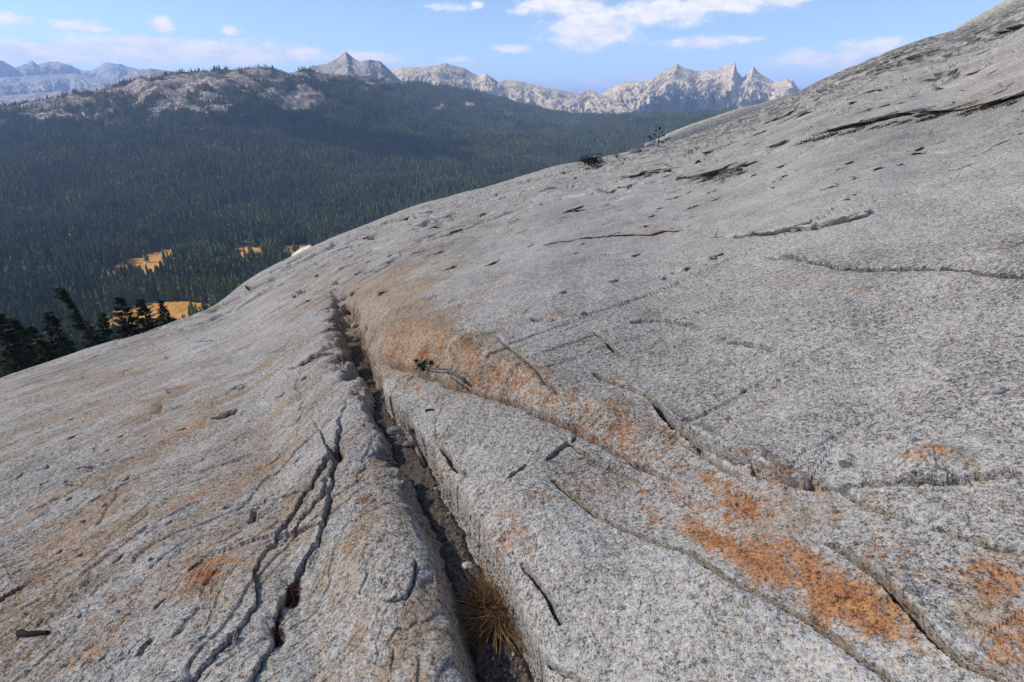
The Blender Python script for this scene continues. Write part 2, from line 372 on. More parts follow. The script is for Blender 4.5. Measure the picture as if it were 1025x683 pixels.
crack([(596, 386), (620, 398), (656, 412), (675, 436), (700, 451), (728, 463), (757, 470), (757, 479), (790, 488), (820, 495)], 3.0, .060, .03)
crack([(820, 492), (860, 490), (900, 487), (940, 487), (975, 484), (1030, 478)], 2.4, .016, .06)
crack([(372, 351), (390, 360), (421, 372), (468, 391), (503, 399), (523, 408), (574, 430), (600, 447), (640, 470), (680, 488)], 2.4, .040, .05)
crack([(631, 335), (660, 334), (690, 335), (708, 341)], 2.4, .045)
crack([(732, 353), (755, 355), (780, 361)], 2.4, .045)
crack([(535, 337), (560, 336)], 2, .03); crack([(598, 345), (615, 360), (628, 372)], 1.3, .02)
crack([(600, 392), (622, 398), (640, 404)], 1.4, .02)
crack([(930, 530), (975, 543), (1000, 552), (1030, 558)], 1.8, .02)
crack([(838, 490), (860, 505), (890, 516), (925, 527)], 1.2, .014)
crack([(390, 402), (405, 410), (412, 425), (415, 440)], 2.0, .03)
crack([(440, 440), (452, 462), (470, 474)], 2.0, .02)
crack([(520, 560), (545, 590), (562, 625)], 2.2, .02)
crack([(530, 630), (560, 660), (600, 690)], 2.2, .02)
crack([(560, 440), (600, 470), (650, 492)], 1.8, .02)
crack([(690, 452), (720, 470), (745, 482)], 1.6, .02)
for (a_, b_, c_, d_) in [(375, 300, 392, 296), (440, 275, 462, 268), (480, 272, 505, 262), (360, 272, 384, 266), (300, 300, 312, 297), (820, 200, 850, 190), (560, 215, 590, 205), (500, 215, 520, 208), (660, 205, 690, 198), (900, 160, 935, 150), (760, 190, 790, 180),
                       (880, 60, 915, 48), (920, 80, 955, 70), (840, 105, 870, 95), (700, 155, 730, 146), (950, 55, 985, 46), (600, 195, 640, 186), (440, 235, 470, 225)]:
    ledge([(a_, b_), ((a_ + c_) / 2, (b_ + d_) / 2 + 1), (c_, d_)], H=.014, w=2.4, depth=.04, L=.05)
# weathered flakes all over the far slope
for _i in range(130):
    x_ = rnd.uniform(330, 1030); t_ = rnd.random(); y0_ = float(np.interp(x_, [q[0] for q in SKY], [q[1] for q in SKY]))
    y_ = y0_ + 6 + (150 if x_ > 560 else 70) * t_ ** 1.3; l_ = rnd.uniform(4, 15) * (.6 + .6 * t_); a_ = R(rnd.uniform(12, 34))
    ledge([(x_, y_), (x_ + l_ * .5 * math.cos(a_), y_ - l_ * .5 * math.sin(a_) + rnd.uniform(-.6, .6)), (x_ + l_ * math.cos(a_), y_ - l_ * math.sin(a_))], H=rnd.uniform(.004, .014), w=2.0, depth=.02, L=.04, fade=.35, over=rnd.uniform(.8, 1.8))
# knob and lumps
for (x_, y_, rx_, ry_, h_) in [(935, 466, 34, 12, .05), (848, 465, 8, 5, .02), (775, 377, 20, 10, .012), (955, 388, 11, 6, .014), (500, 520, 90, 60, .05), (640, 600, 110, 60, .05), (385, 560, 50, 70, .06), (100, 520, 160, 60, .04)]:
    D += blob(None, x_, y_, rx_, ry_, h_, sharp=3.0)
ledge([(902, 480), (920, 485), (945, 487), (966, 482)], H=.02, w=3.4, depth=.04, L=.04)

# ---- sheet edges of the left-hand slab (the sheet on the left stands above, its edge faces right)
ledge([(347, 398), (340, 412), (338, 432), (335, 455), (330, 485), (326, 515), (318, 540), (302, 562), (286, 588), (274, 612), (271, 638), (258, 662), (242, 690), (200, 760)], H=.028, w=4.4, depth=.018, L=.12, up='-', over=.7, jit=1.8)
ledge([(312, 402), (309, 415), (322, 436), (331, 458), (312, 492), (286, 529), (262, 559), (253, 575), (257, 600), (240, 625), (210, 655), (172, 690), (100, 760)], H=.020, w=4.0, depth=.012, L=.10, up='-', over=.7, jit=1.8)
ledge([(330, 470), (322, 500), (306, 520), (287, 545)], H=.012, w=3.6, depth=.014, L=.06, up='-', over=.6, jit=1.6)
for (x_, y_, q_) in [(290, 590, 9), (275, 626, 10), (336, 452, 6)]:
    g = blob(None, x_, y_, q_, q_ * 1.2, 1.0); D -= .035 * g * np.sqrt(RR); dirt += .9 * g
ledge([(156, 409), (164, 399), (181, 379)], H=.022, w=3.6, depth=.05, L=.08, up='-', over=1.3)
ledge([(285, 367), (300, 363), (313, 356), (337, 347)], H=.022, w=3.4, depth=.05, L=.08, up='+')
ledge([(208, 417), (222, 413), (241, 406)], H=.012, w=2.5, depth=.03, L=.06)
ledge([(-30, 605), (0, 588), (30, 573)], H=.012, w=2.6, depth=.035, L=.06, up='+')
ledge([(-20, 515), (30, 492), (62, 478), (100, 455), (135, 428)], H=.02, w=2.5, depth=.02, L=.10, up='-')
ledge([(417, 560), (414, 585), (405, 603), (384, 606)], H=.012, w=2.2, depth=.03, L=.06, up='-')
crack([(255, 510), (252, 525)], 1.8, .02); crack([(135, 650), (152, 632)], 2.2, .025)
for _i in range(42):
    x_ = rnd.uniform(-10, 300); y_ = rnd.uniform(330, 680)
    lim = 379 - .34 * x_ + 14
    if y_ < lim: continue
    l_ = rnd.uniform(8, 26); a_ = R(rnd.uniform(18, 34))
    ledge([(x_, y_), (x_ + l_ * .5 * math.cos(a_), y_ - l_ * .5 * math.sin(a_) + rnd.uniform(-1, 1)), (x_ + l_ * math.cos(a_), y_ - l_ * math.sin(a_))], H=.006, w=rnd.uniform(1.2, 2.0), depth=rnd.uniform(.005, .016), L=.04, fade=.4, over=rnd.uniform(.5, 1.1))

# ---- colour maps with shapes of their own: iron stain, tan varnish, dark lichen
for a in [(720, 548, 55, 18, 1.1, .55), (765, 568, 60, 24, 1.2, .5), (840, 598, 80, 36, 1.3, .45), (885, 625, 55, 26, 1.1, .5), (810, 565, 70, 22, 1., .4), (1000, 585, 44, 34, 1., .3), (1015, 645, 40, 40, .85, 0), (735, 508, 50, 28, .9, .6), (680, 500, 40, 14, .7, .5),
          (650, 520, 26, 18, .62, .3), (640, 455, 60, 10, .62, .45), (700, 478, 60, 10, .7, .4), (560, 420, 30, 10, .5, .5), (935, 466, 40, 14, .6, 0), (800, 293, 40, 7, .5, 0), (855, 300, 60, 12, .35, 0), (840, 420, 26, 10, .38, 0),
          (60, 560, 90, 12, .52, -.5), (150, 520, 80, 10, .52, -.5), (250, 470, 60, 8, .5, -.4), (100, 640, 80, 12, .52, -.5), (180, 430, 70, 7, .48, -.4), (20, 640, 60, 14, .45, -.5), (320, 560, 20, 34, .42, 0), (660, 440, 90, 12, .5, .45), (770, 478, 80, 12, .5, .3), (500, 540, 50, 40, .42, 0), (610, 505, 70, 22, .45, .4), (900, 560, 90, 30, .42, .4), (206, 575, 30, 24, .95, -.4), (235, 560, 12, 10, .7, 0), (205, 490, 30, 5, .62, -.4), (100, 600, 60, 8, .5, -.5), (365, 500, 8, 9, .8, 0), (352, 548, 22, 6, .52, -.4), (560, 330, 18, 5, .5, 0), (560, 395, 14, 4, .7, 0), (620, 392, 16, 5, .6, 0),
          (410, 365, 14, 5, .5, .4), (440, 355, 40, 10, .5, .3), (415, 345, 26, 8, .45, .2), (425, 392, 40, 7, .55, .4), (690, 175, 22, 4, .5, 0), (655, 240, 20, 4, .6, 0), (990, 78, 40, 6, .6, -.3), (1000, 95, 40, 6, .55, -.3), (165, 640, 14, 5, .7, -.4),
          (545, 505, 12, 8, .62, 0), (505, 520, 30, 18, .45, 0), (625, 490, 40, 10, .45, .3), (760, 640, 40, 10, .35, .4), (300, 435, 20, 6, .45, 0), (60, 540, 90, 14, .48, -.5), (130, 480, 60, 8, .45, -.5), (760, 480, 36, 8, .7, .3), (1010, 530, 40, 10, .3, 0)]:
    blob(stain, *a)
tan = np.clip(tan + .46 * leftm * sstep(-RR, -30, -6) + .18 + .2 * perlin(X0 * .5, Y0 * .5, 77), 0, 1)
for a in [(560, 470, 120, 40, .6), (760, 520, 160, 50, .6), (950, 470, 120, 40, .5), (520, 560, 60, 60, .5), (980, 620, 80, 60, .7)]: blob(tan, *a)
darkfar = sstep(U, -.05, .35) * sstep(RR, 14, 34) * .75

# soil in the crevice: a little relief of its own
D += dirt * (.012 * perlin(X0 * 14, Y0 * 14, 201) + .007 * perlin(X0 * 37, Y0 * 37, 202))

# farther humps of the dome that show over the near skyline
FARRIM = [(270, 285, 0), (284, 262, .9), (292, 255, 1), (300, 249, 1), (310, 245, 1), (320, 243, .95), (335, 242, 0), (600, 190, 0), (640, 152, 0), (652, 142, 1), (670, 133, 1), (690, 125, 1), (714, 117, 1), (737, 109, 1), (760, 104, 1), (795, 92, 1), (815, 86, 0), (930, 60, 0), (956, 28, 1), (985, 12, 1), (1010, -2, 1), (1060, -30, 1), (1120, -40, 0)]
fa = np.array([px_ang(p[0], p[1]) for p in FARRIM]); fw = np.array([p[2] for p in FARRIM], float)
rim_t = np.interp(U, fa[:, 0], fa[:, 1]); rim_w = np.interp(U, fa[:, 0], fw) * (U > fa[0, 0]) * (U < fa[-1, 0])
RIM0 = 240.0
rimz = RR * rim_t - .0022 * (RR - RIM0) ** 2 - 60 * (1 - rim_w)
UU = U + OU; VV = V + OV; R2 = np.exp(VV)
# shifted vertices keep the height the surface has there
X = R2 * np.sin(UU) + D * nx; Y = R2 * np.cos(UU) + D * ny; Z = macro_z(UU, R2) + D * nz
Z = np.where(RR > 95, np.maximum(Z, np.where(rim_w > 0, rimz, -1e9)), Z)
co = np.stack([X, Y, Z], -1).reshape(-1, 3)
ia = np.arange(NA)[:, None]; ir = np.arange(NR - 1)[None, :]
ja = (ia + 1) % NA
faces = np.stack([ia * NR + ir, ia * NR + ir + 1, ja * NR + ir + 1, ja * NR + ir], -1).reshape(-1, 4)[:, ::-1]
dome_me = mesh_np('granite_dome', co, faces, False)
# close the tiny hole under one's feet
fattr(dome_me, 'stain', stain); fattr(dome_me, 'tan', tan); fattr(dome_me, 'dirt', np.clip(dirt, 0, 1)); fattr(dome_me, 'farlichen', darkfar)
dome = link('granite_dome', dome_me); tag(dome, 'grey granite dome slab with cracks and orange stains', None, None, 'structure')
TANEL = Z / np.hypot(X, Y)
def surf(px, py):
    """first point of the finished dome met along a line of sight, and its normal"""
    a, t = px_ang(px, py); i = int(np.clip(np.searchsorted(azs, a), 1, NA - 1))
    if abs(azs[i - 1] - a) < abs(azs[i] - a): i -= 1
    col = TANEL[i]; j0 = np.searchsorted(lr, math.log(.75)); k = np.nonzero(col[j0:] >= t)[0]
    j = j0 + (int(k[0]) if len(k) else int(np.argmax(col[j0:])))
    n = np.cross(np.array([X[i + 2, j] - X[i - 2, j], Y[i + 2, j] - Y[i - 2, j], Z[i + 2, j] - Z[i - 2, j]]), np.array([X[i, j + 2] - X[i, j - 2], Y[i, j + 2] - Y[i, j - 2], Z[i, j + 2] - Z[i, j - 2]]))
    n = Vector(n) if n[2] > 0 else -Vector(n)
    return Vector((X[i, j], Y[i, j], Z[i, j])), n.normalized()
def on_dome(x, y):
    a = math.atan2(x, y); i = int(np.clip(np.searchsorted(azs, a), 0, NA - 1)); j = int(np.clip(np.searchsorted(lr, math.log(math.hypot(x, y))), 0, NR - 1))
    return float(Z[i, j])

# ---- granite material
m, n = mat('granite'); dome_me.materials.append(m)
oc = n.coords()
grain = n.noise(oc, 90, 3, .95); grain2 = n.noise(oc, 38, 3, .95); midn = n.noise(oc, 3.0, 4, .8); bign = n.noise(oc, .45, 6, .6)
v = n.m('ADD', n.m('MULTIPLY', n.m('SUBTRACT', grain, .5), 1.25), n.m('MULTIPLY', n.m('SUBTRACT', grain2, .5), 1.0))
v = n.m('ADD', v, n.m('ADD', n.m('MULTIPLY', n.m('SUBTRACT', midn, .5), .32), n.m('MULTIPLY', n.m('SUBTRACT', bign, .5), .35)))
v = n.m('ADD', v, .5)
base = n.ramp(v, [(.22, (.05, .048, .046)), (.36, (.19, .185, .175)), (.47, (.41, .40, .38)), (.60, (.54, .53, .51)), (.76, (.72, .71, .69))])
gh = n.noise(oc, 48, 3, .9)
base = n.mix(n.m('MULTIPLY', n.sstep(gh, .50, .62), .8), base, n.mix(1.0, base, (1.0, .80, .58), 'MULTIPLY'))
# scattered dark mica and feldspar flecks
vor = n.n('ShaderNodeTexVoronoi', {'Vector': oc, 'Scale': 130.0}, feature='F1')
fleck = n.m('MULTIPLY', n.m('LESS_THAN', vor.outputs['Distance'], .30), n.m('GREATER_THAN', n.noise(oc, 33, 3, .6), .52))
base = n.mix(n.m('MULTIPLY', fleck, .65), base, (.055, .052, .05))
strk = n.mapping(n.mapping(oc, rot=(0, 0, -STREAK)), scale=(.45, 1, 1))
tn = n.noise(n.mapping(n.mapping(oc, rot=(0, 0, -STREAK)), scale=(.22, 1, 1)), 3.6, 9, .66); tn2 = n.noise(oc, 16, 6, .7)
tfac = n.sstep(n.m('ADD', n.m('ADD', tn, n.m('MULTIPLY', tn2, .45)), n.m('MULTIPLY', n.attr('tan'), .42)), .915, 1.12)
base = n.mix(1.0, base, (1.0, .96, .885), 'MULTIPLY')
base = n.mix(n.m('MULTIPLY', tfac, .85), base, n.mix(1.0, base, (.82, .645, .48), 'MULTIPLY'))
# iron stain: rough edged, follows the grain
sn = n.noise(oc, 6.5, 10, .72); sn2 = n.noise(oc, 28, 5, .7)
sfac = n.sstep(n.m('ADD', n.attr('stain'), n.m('ADD', n.m('MULTIPLY', n.m('SUBTRACT', sn, .5), 2.1), n.m('MULTIPLY', n.m('SUBTRACT', sn2, .5), 2.4))), .26, 1.12)
sfac = n.m('MULTIPLY', sfac, n.sstep(n.attr('stain'), .04, .30))
orange = n.mix(n.sstep(sn2, .35, .65), (.70, .25, .065), (1.10, .53, .19))
base = n.mix(n.m('MULTIPLY', sfac, .88), base, n.mix(1.0, base, orange, 'MULTIPLY'))
# speckled rust dots everywhere
rd = n.sstep(n.noise(oc, 11, 4, .75), .66, .74)
base = n.mix(n.m('MULTIPLY', rd, .55), base, n.mix(1.0, base, (.95, .50, .20), 'MULTIPLY'))
# dark lichen
ln = n.noise(strk, 7, 9, .75); lf = n.sstep(ln, .62, .74)
base = n.mix(n.m('MULTIPLY', lf, .34), base, (.07, .068, .062))
ln2 = n.noise(n.mapping(n.mapping(oc, rot=(0, 0, -STREAK)), scale=(.35, 1, 1)), 2.2, 10, .78)
lf2 = n.sstep(n.m('ADD', ln2, n.m('MULTIPLY', n.attr('farlichen'), .13)), .545, .64)
base = n.mix(n.m('MULTIPLY', n.m('MULTIPLY', lf2, .75), n.sstep(n.attr('farlichen'), 0, .5)), base, (.06, .06, .056))
# soil
so = n.noise(oc, 60, 8, .75); soil = n.ramp(so, [(.35, (.035, .027, .021)), (.5, (.10, .078, .060)), (.62, (.20, .165, .135)), (.7, (.30, .27, .24))])
base = n.mix(n.sstep(n.m('ADD', n.attr('dirt'), n.m('MULTIPLY', n.m('SUBTRACT', sn2, .5), .5)), .35, .62), base, soil)
bh = n.m('ADD', n.m('MULTIPLY', grain, .30), n.m('ADD', n.m('MULTIPLY', grain2, .8), n.m('MULTIPLY', n.noise(oc, 6, 6, .7), 1.6)))
n.surface(base, .92, bh, .022, .6, .15)

# ------------------------------------------------------------------ valley terrain
RIDGE = [(-400, 128), (-120, 112), (0, 104), (51, 96), (102, 87), (128, 81), (147, 73), (171, 71), (205, 69), (239, 67), (262, 65), (268, 64), (276, 67), (290, 71), (307, 68), (328, 72), (350, 74), (372, 76), (390, 78), (402, 81), (430, 83), (454, 87), (491, 94), (519, 102), (539, 107), (573, 114), (610, 114), (650, 112), (700, 111), (760, 109), (850, 104), (1025, 95), (1300, 80)]
ra = np.array([px_ang(*p) for p in RIDGE])
def ridge_d(a): return 3700 + 500 * np.sin(a * 3.1 + .6) + 260 * np.sin(a * 9 + 2)
def valley_z(a, r, rough=True):
    rd = ridge_d(a); zr = rd * np.interp(a, ra[:, 0], ra[:, 1]) - 14
    t = r / rd
    zf = np.interp(r, [0, 60, 85, 110, 200, 420, 700, 1000, 1500, 2000], [-46, -46, -48, -54, -120, -205, -248, -252, -250, -238])
    rise = np.clip((r - 1500) / (rd - 1500), 0, 1)
    z = zf + (zr + 240) * (rise ** 1.55) * (r < 1e9)
    z = np.where(r > rd, zr - (r - rd) * .22, z)
    if rough:
        x = r * np.sin(a); y = r * np.cos(a)
        far_ = sstep(r, 500, 1400) * (1 - sstep(t, .80, .99) * .85) 
        z = z + far_ * (26 * fbm(x / 700, y / 700, 4, 301) + 9 * perlin(x / 160, y / 160, 305))
        rk = sstep(r, 2300, 3000) * (1 - sstep(t, .93, 1.0) * .7)
        z = z + rk * (22 * (1 - np.abs(fbm(x / 260, y / 260, 4, 311)) * 1.6) + 7 * perlin(x / 60, y / 60, 315) + 4 * perlin(x / 28, y / 28, 316))
        z = z + sstep(t, .9, 1.0) * (7 * perlin(x / 70, y / 70, 317) + 4 * perlin(x / 30, y / 30, 318))
    return z
va = np.linspace(-1.25, 1.25, 640); vr = np.concatenate([np.linspace(40, 400, 40)[:-1], np.linspace(400, 2300, 150)[:-1], np.linspace(2300, 4600, 260)[:-1], np.linspace(4600, 5000, 4)])
VA, VR = np.meshgrid(va, vr, indexing='ij'); VX = VR * np.sin(VA); VY = VR * np.cos(VA)
VZ = valley_z(VA, VR)
def vhit(px, py):
    a, t = px_ang(px, py); r = np.linspace(90, 5200, 6000); z = valley_z(np.full_like(r, a), r)
    k = np.nonzero(z / r >= t)[0]; rr = r[k[0]] if len(k) else 4000.
    return rr * math.sin(a), rr * math.cos(a), rr
def in_poly(poly, x, y):
    c = np.zeros(np.shape(x), bool); n_ = len(poly)
    for i in range(n_):
        x1, y1 = poly[i]; x2, y2 = poly[(i + 1) % n_]
        with np.errstate(divide='ignore', invalid='ignore'):
            c ^= ((y1 > y) != (y2 > y)) & (x < (x2 - x1) * (y - y1) / (y2 - y1 + 1e-9) + x1)
    return c
def poly_px(pts): return [vhit(*p)[:2] for p in pts]
# clearings: the ground polygons seen between the trees (pixel outline laid onto the valley floor)
CLEAR = [poly_px([(100, 322), (108, 309), (150, 305), (182, 304), (208, 305), (212, 318), (190, 336), (120, 338), (100, 330)]),
         poly_px([(108, 273), (120, 262), (140, 255), (174, 250), (183, 267), (163, 278), (132, 286), (108, 288)]),
         poly_px([(227, 263), (231, 247), (260, 246), (262, 262)]), poly_px([(279, 260), (285, 246), (314, 244), (314, 258)]),
         poly_px([(36, 243), (40, 234), (50, 234), (50, 243)]), poly_px([(62, 242), (66, 234), (73, 234), (74, 242)]),
         poly_px([(-60, 345), (-10, 335), (20, 338), (40, 334), (52, 338), (40, 347), (0, 352)])]
def jit_in(x, y):
    jx = x + 14 * perlin(x / 40, y / 40, 331); jy = y + 14 * perlin(x / 40 + 7, y / 40, 332)
    c = np.zeros(np.shape(x), bool)
    for p in CLEAR: c |= in_poly(p, jx, jy)
    return c
# bare granite on the ridge: blobs in photograph coordinates laid on the ridge + noise
ROCKB = [(180, 94, 130, 24, .33), (110, 102, 80, 14, .31), (260, 82, 60, 12, .30), (45, 110, 30, 7, .55), (75, 104, 26, 6, .5), (115, 98, 22, 9, .55), (150, 88, 24, 10, .62), (185, 90, 26, 16, .7), (215, 84, 22, 14, .7), (200, 106, 30, 10, .5), (245, 82, 26, 12, .6), (270, 76, 26, 8, .6), (298, 102, 21, 9, 1.5), (287, 104, 12, 7, 1.4), (305, 98, 14, 7, 1.5), (300, 80, 24, 7, .6), (330, 76, 26, 7, .75), (372, 80, 14, 6, .6),
         (392, 84, 12, 4, .7), (366, 92, 9, 5, .8), (380, 86, 12, 3, .6), (470, 110, 9, 4, .95), (483, 107, 8, 4, .95), (498, 115, 8, 3, .9), (512, 118, 8, 3, .8), (438, 111, 8, 3, .6), (220, 143, 6, 3, .85), (228, 141, 5, 2, .7), (60, 118, 40, 8, .38), (20, 112, 20, 6, .4), (75, 130, 10, 3, .4), (235, 120, 30, 6, .4)]
def rock_mask(a, r, x, y):
    el_ = np.arctan2(valley_z(a, r, False), r); m_ = np.zeros(np.shape(a))
    for (px, py, rx, ry, amp) in ROCKB:
        a0, t0 = px_ang(px, py); a1, _ = px_ang(px + rx, py); _, t1 = px_ang(px, py - ry)
        q = ((a - a0) / (a1 - a0)) ** 2 + ((el_ - math.atan(t0)) / (math.atan(t1) - math.atan(t0))) ** 2
        m_ = np.maximum(m_, amp * np.exp(-q * q * .7 - q * .2))
    nn = fbm(x / 90, y / 90, 4, 341, .62) * .55 + fbm(x / 300, y / 300, 2, 345) * .25
    return np.where(r > 1900, m_ + nn * sstep(m_, .05, .4) * 1.0, 0)
vrock = rock_mask(VA, VR, VX, VY); vmead = jit_in(VX, VY).astype(float) * (VR < 2500)
i1 = np.arange(len(va) - 1)[:, None]; j1 = np.arange(len(vr) - 1)[None, :]; nv = len(vr)
vf = np.stack([i1 * nv + j1, (i1 + 1) * nv + j1, (i1 + 1) * nv + j1 + 1, i1 * nv + j1 + 1], -1).reshape(-1, 4)[:, ::-1]
val_me = mesh_np('valley_ground', np.stack([VX, VY, VZ], -1).reshape(-1, 3), vf[:, ::-1] if False else vf, True)
fattr(val_me, 'rock', vrock); fattr(val_me, 'meadow', vmead)
val = link('valley_ground', val_me); tag(val, 'forest floor, meadows and bare granite of the valley', None, None, 'structure')
m, n = mat('valley_floor'); val_me.materials.append(m)
oc = n.coords()
duff = n.ramp(n.noise(oc, .12, 6, .6), [(.35, (.035, .038, .020)), (.6, (.075, .066, .036)), (.75, (.14, .115, .07))])
grs = n.ramp(n.noise(oc, .05, 7, .65), [(.3, (.30, .17, .045)), (.5, (.46, .235, .055)), (.7, (.54, .30, .085))])
gr = n.ramp(n.noise(oc, .035, 10, .72), [(.33, (.05, .043, .04)), (.46, (.15, .12, .105)), (.56, (.31, .25, .205)), (.7, (.50, .42, .35))])
c_ = n.mix(n.sstep(n.attr('meadow'), .3, .6), duff, grs)
c_ = n.mix(n.sstep(n.m('ADD', n.attr('rock'), n.m('MULTIPLY', n.m('SUBTRACT', n.noise(oc, .045, 6, .75), .5), 1.3)), .22, .36), c_, gr)
n.surface(c_, .95, n.noise(oc, .05, 8, .7), 9.0, .8, .1)

# ------------------------------------------------------------------ mountains behind the valley
def rock_far(name, light, darkc, treeline=True, forest=(.03, .04, .03)):
    m, n = mat(name); oc = n.coords()
    s1 = n.noise(oc, .009, 12, .70); s2 = n.noise(n.mapping(oc, scale=(1, 1, .25)), .02, 9, .7)
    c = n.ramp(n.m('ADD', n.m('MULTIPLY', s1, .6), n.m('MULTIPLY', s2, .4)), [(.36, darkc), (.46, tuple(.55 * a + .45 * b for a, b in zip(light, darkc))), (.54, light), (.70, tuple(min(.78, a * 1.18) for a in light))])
    if treeline:
        f = n.sstep(n.m('ADD', n.attr('trees'), n.m('MULTIPLY', n.m('SUBTRACT', n.noise(oc, .012, 10, .75), .5), 1.7)), .45, .62)
        c = n.mix(f, c, forest)
    n.surface(c, .95, n.m('ADD', s1, n.m('MULTIPLY', s2, .5)), 60, .8, .05); return m
def mountain(name, label, pts, dist, front, base_t, rough, mtl, trees=0.0, nd=70, na=None, sharp=.9, seed=400, spur=1.0):
    """a range: its crest follows pts, it falls towards the viewer over `front` metres and away behind"""
    A = np.array([px_ang(*p) for p in pts]); na = na or int((pts[-1][0] - pts[0][0]) * 1.6) + 20
    a = np.linspace(A[0, 0], A[-1, 0], na); zc = dist * np.interp(a, A[:, 0], A[:, 1])
    zb = dist * base_t
    u = np.concatenate([np.linspace(0, 1, nd), np.linspace(1, 1.6, nd // 4)[1:]])
    AA, UU_ = np.meshgrid(a, u, indexing='ij'); ZC = np.repeat(zc[:, None], len(u), 1)
    # crest wanders in depth so that ribs and gullies catch the light
    dv = dist + front * .16 * fbm(AA * dist / (front * .8), AA * 0 + seed, 4, seed + 1, .6)
    h = np.where(UU_ <= 1, UU_ ** sharp, 1 - (UU_ - 1) * 1.5)
    x_ = AA * dist / front * 2.2; y_ = UU_ * 2.0
    # ribs running down the slope
    rib = (1 - np.abs(fbm(x_ * 1.5 + .7 * perlin(x_ * 1.3, y_ * 1.6, seed + 8), y_ * 1.3 + .5 * perlin(x_ * 1.4, y_ * 1.4, seed + 9), 5, seed + 2, .62)) * 1.8)
    m_ = np.sin(np.clip(UU_, 0, 1) ** .8 * math.pi) ** 1.2
    z = zb + (ZC - zb) * h + rough * m_ * (rib - .7) * spur + rough * .25 * m_ * fbm(x_ * 6, y_ * 5, 3, seed + 5)
    dd = dv - front * (1 - UU_)
    near1 = np.exp(-((UU_ - 1) / .03) ** 2)
    z = z + near1 * rough * .05 * fbm(x_ * 14, x_ * 0 + .3, 3, seed + 6)
    z = z * np.where(UU_ <= 1.001, (dd / dist) * (UU_ ** 4) + 1 - UU_ ** 4, dd / dist) 
    c = np.stack([dd * np.sin(AA), dd * np.cos(AA), z], -1).reshape(-1, 3); nu = len(u)
    i = np.arange(na - 1)[:, None]; j = np.arange(nu - 1)[None, :]
    f = np.stack([i * nu + j, (i + 1) * nu + j, (i + 1) * nu + j + 1, i * nu + j + 1], -1).reshape(-1, 4)[:, ::-1]
    me = mesh_np(name, c, f, False, [mtl]); fattr(me, 'trees', np.clip(trees * (1.25 - UU_ * 1.5), -1, 1.5))
    o = link(name, me); tag(o, label, None, None, 'structure'); return o
rk1 = rock_far('tan_granite', (.56, .455, .31), (.19, .165, .135))  # warm tan rock of the long ridge and the jagged peaks
rk2 = rock_far('grey_granite', (.38, .335, .30), (.14, .13, .125))
rk3 = rock_far('hazed_far_rock', (.36, .36, .37), (.24, .24, .26), False)  # haze painted into the rock: bluish tint keeps the far ranges faint
mountain('pyramid_peak', 'grey pyramid shaped peak with rocky shoulders above the forest ridge', [(255, 92), (285, 84), (300, 74), (312, 66), (327, 64), (338, 58.5), (346, 51.5), (352, 57), (360, 62), (368, 60), (380, 61), (389, 69), (398, 78), (412, 90), (430, 100)], 5000, 900, -.02, 60, rk2, .35, seed=410)
mountain('granite_ridge', 'long pale granite ridge between the pyramid peak and the jagged peaks', [(340, 90), (375, 75), (389, 70), (402, 68), (420, 67), (437, 65), (447, 64), (464, 68), (478, 76), (482, 75), (486, 73), (490, 76), (498, 82), (512, 80), (532, 84), (546, 88), (560, 90), (577, 94), (590, 90), (600, 94), (625, 104), (660, 118)], 6400, 1500, -.035, 90, rk1, .6, seed=420)
mountain('jagged_massif', 'sunlit jagged granite peaks with two sharp horns', [(540, 122), (565, 108), (580, 97), (590, 93), (600, 95), (612, 88), (620, 84), (629, 81), (640, 81), (645, 82), (652, 79), (661, 73), (670, 69), (678, 64), (688, 69), (702, 72), (716, 70), (722, 67), (728, 66), (733, 64.5), (736, 62), (738, 71), (743, 78), (748, 74), (754, 67), (759, 72), (774, 82), (782, 82), (788, 78.5), (794, 81), (800, 90), (830, 108), (900, 130)], 7200, 1700, -.028, 130, rk1, .95, na=620, nd=110, seed=430, spur=1.2)
mountain('blue_hill', 'hazy blue hill behind the left end of the forest ridge', [(-60, 108), (0, 97), (40, 93), (80, 90), (109, 85), (120, 79), (128, 74), (137, 70), (150, 69), (164, 70), (185, 74), (220, 84)], 7500, 1600, -.03, 90, rk2, .7, seed=440)
mountain('middle_blue_range', 'lower hazy blue range at the far left horizon', [(-300, 84), (-100, 80), (0, 78), (30, 76), (61, 74), (75, 74), (89, 77), (110, 80), (140, 83), (200, 90)], 9800, 2000, -.02, 130, rk3, seed=450)
mountain('far_blue_range', 'faint blue jagged mountains on the far left horizon', [(-300, 66), (-120, 60), (-60, 66), (-20, 57), (0, 60), (8, 64), (15, 68), (24, 65), (32, 61), (38, 65), (44, 63), (51, 62), (60, 62), (67, 64), (74, 67), (80, 70), (92, 71), (99, 67), (106, 63), (112, 63), (126, 66), (137, 69), (170, 76), (240, 88)], 12500, 2200, -.01, 270, rk3, seed=460)
# ground beyond the ridge, out to the horizon
bx_ = []; bf_ = []
for i, a_ in enumerate(np.linspace(-1.3, 1.3, 60)):
    for r_ in (4700, 9000, 16000, 30000): bx_.append((r_ * math.sin(a_), r_ * math.cos(a_), -330 - r_ * .004))
for i in range(59):
    for j in range(3): bf_.append((i * 4 + j, i * 4 + j + 1, (i + 1) * 4 + j + 1, (i + 1) * 4 + j))
m, n = mat('far_ground'); n.surface(n.ramp(n.noise(n.coords(), .002, 8, .7), [(.4, (.03, .04, .025)), (.6, (.12, .11, .09))]), .95)
o = link('far_ground', mesh_np('far_ground', bx_, np.array(bf_)[:, ::-1], True, [m])); tag(o, 'wooded ground beyond the ridge', None, None, 'structure')

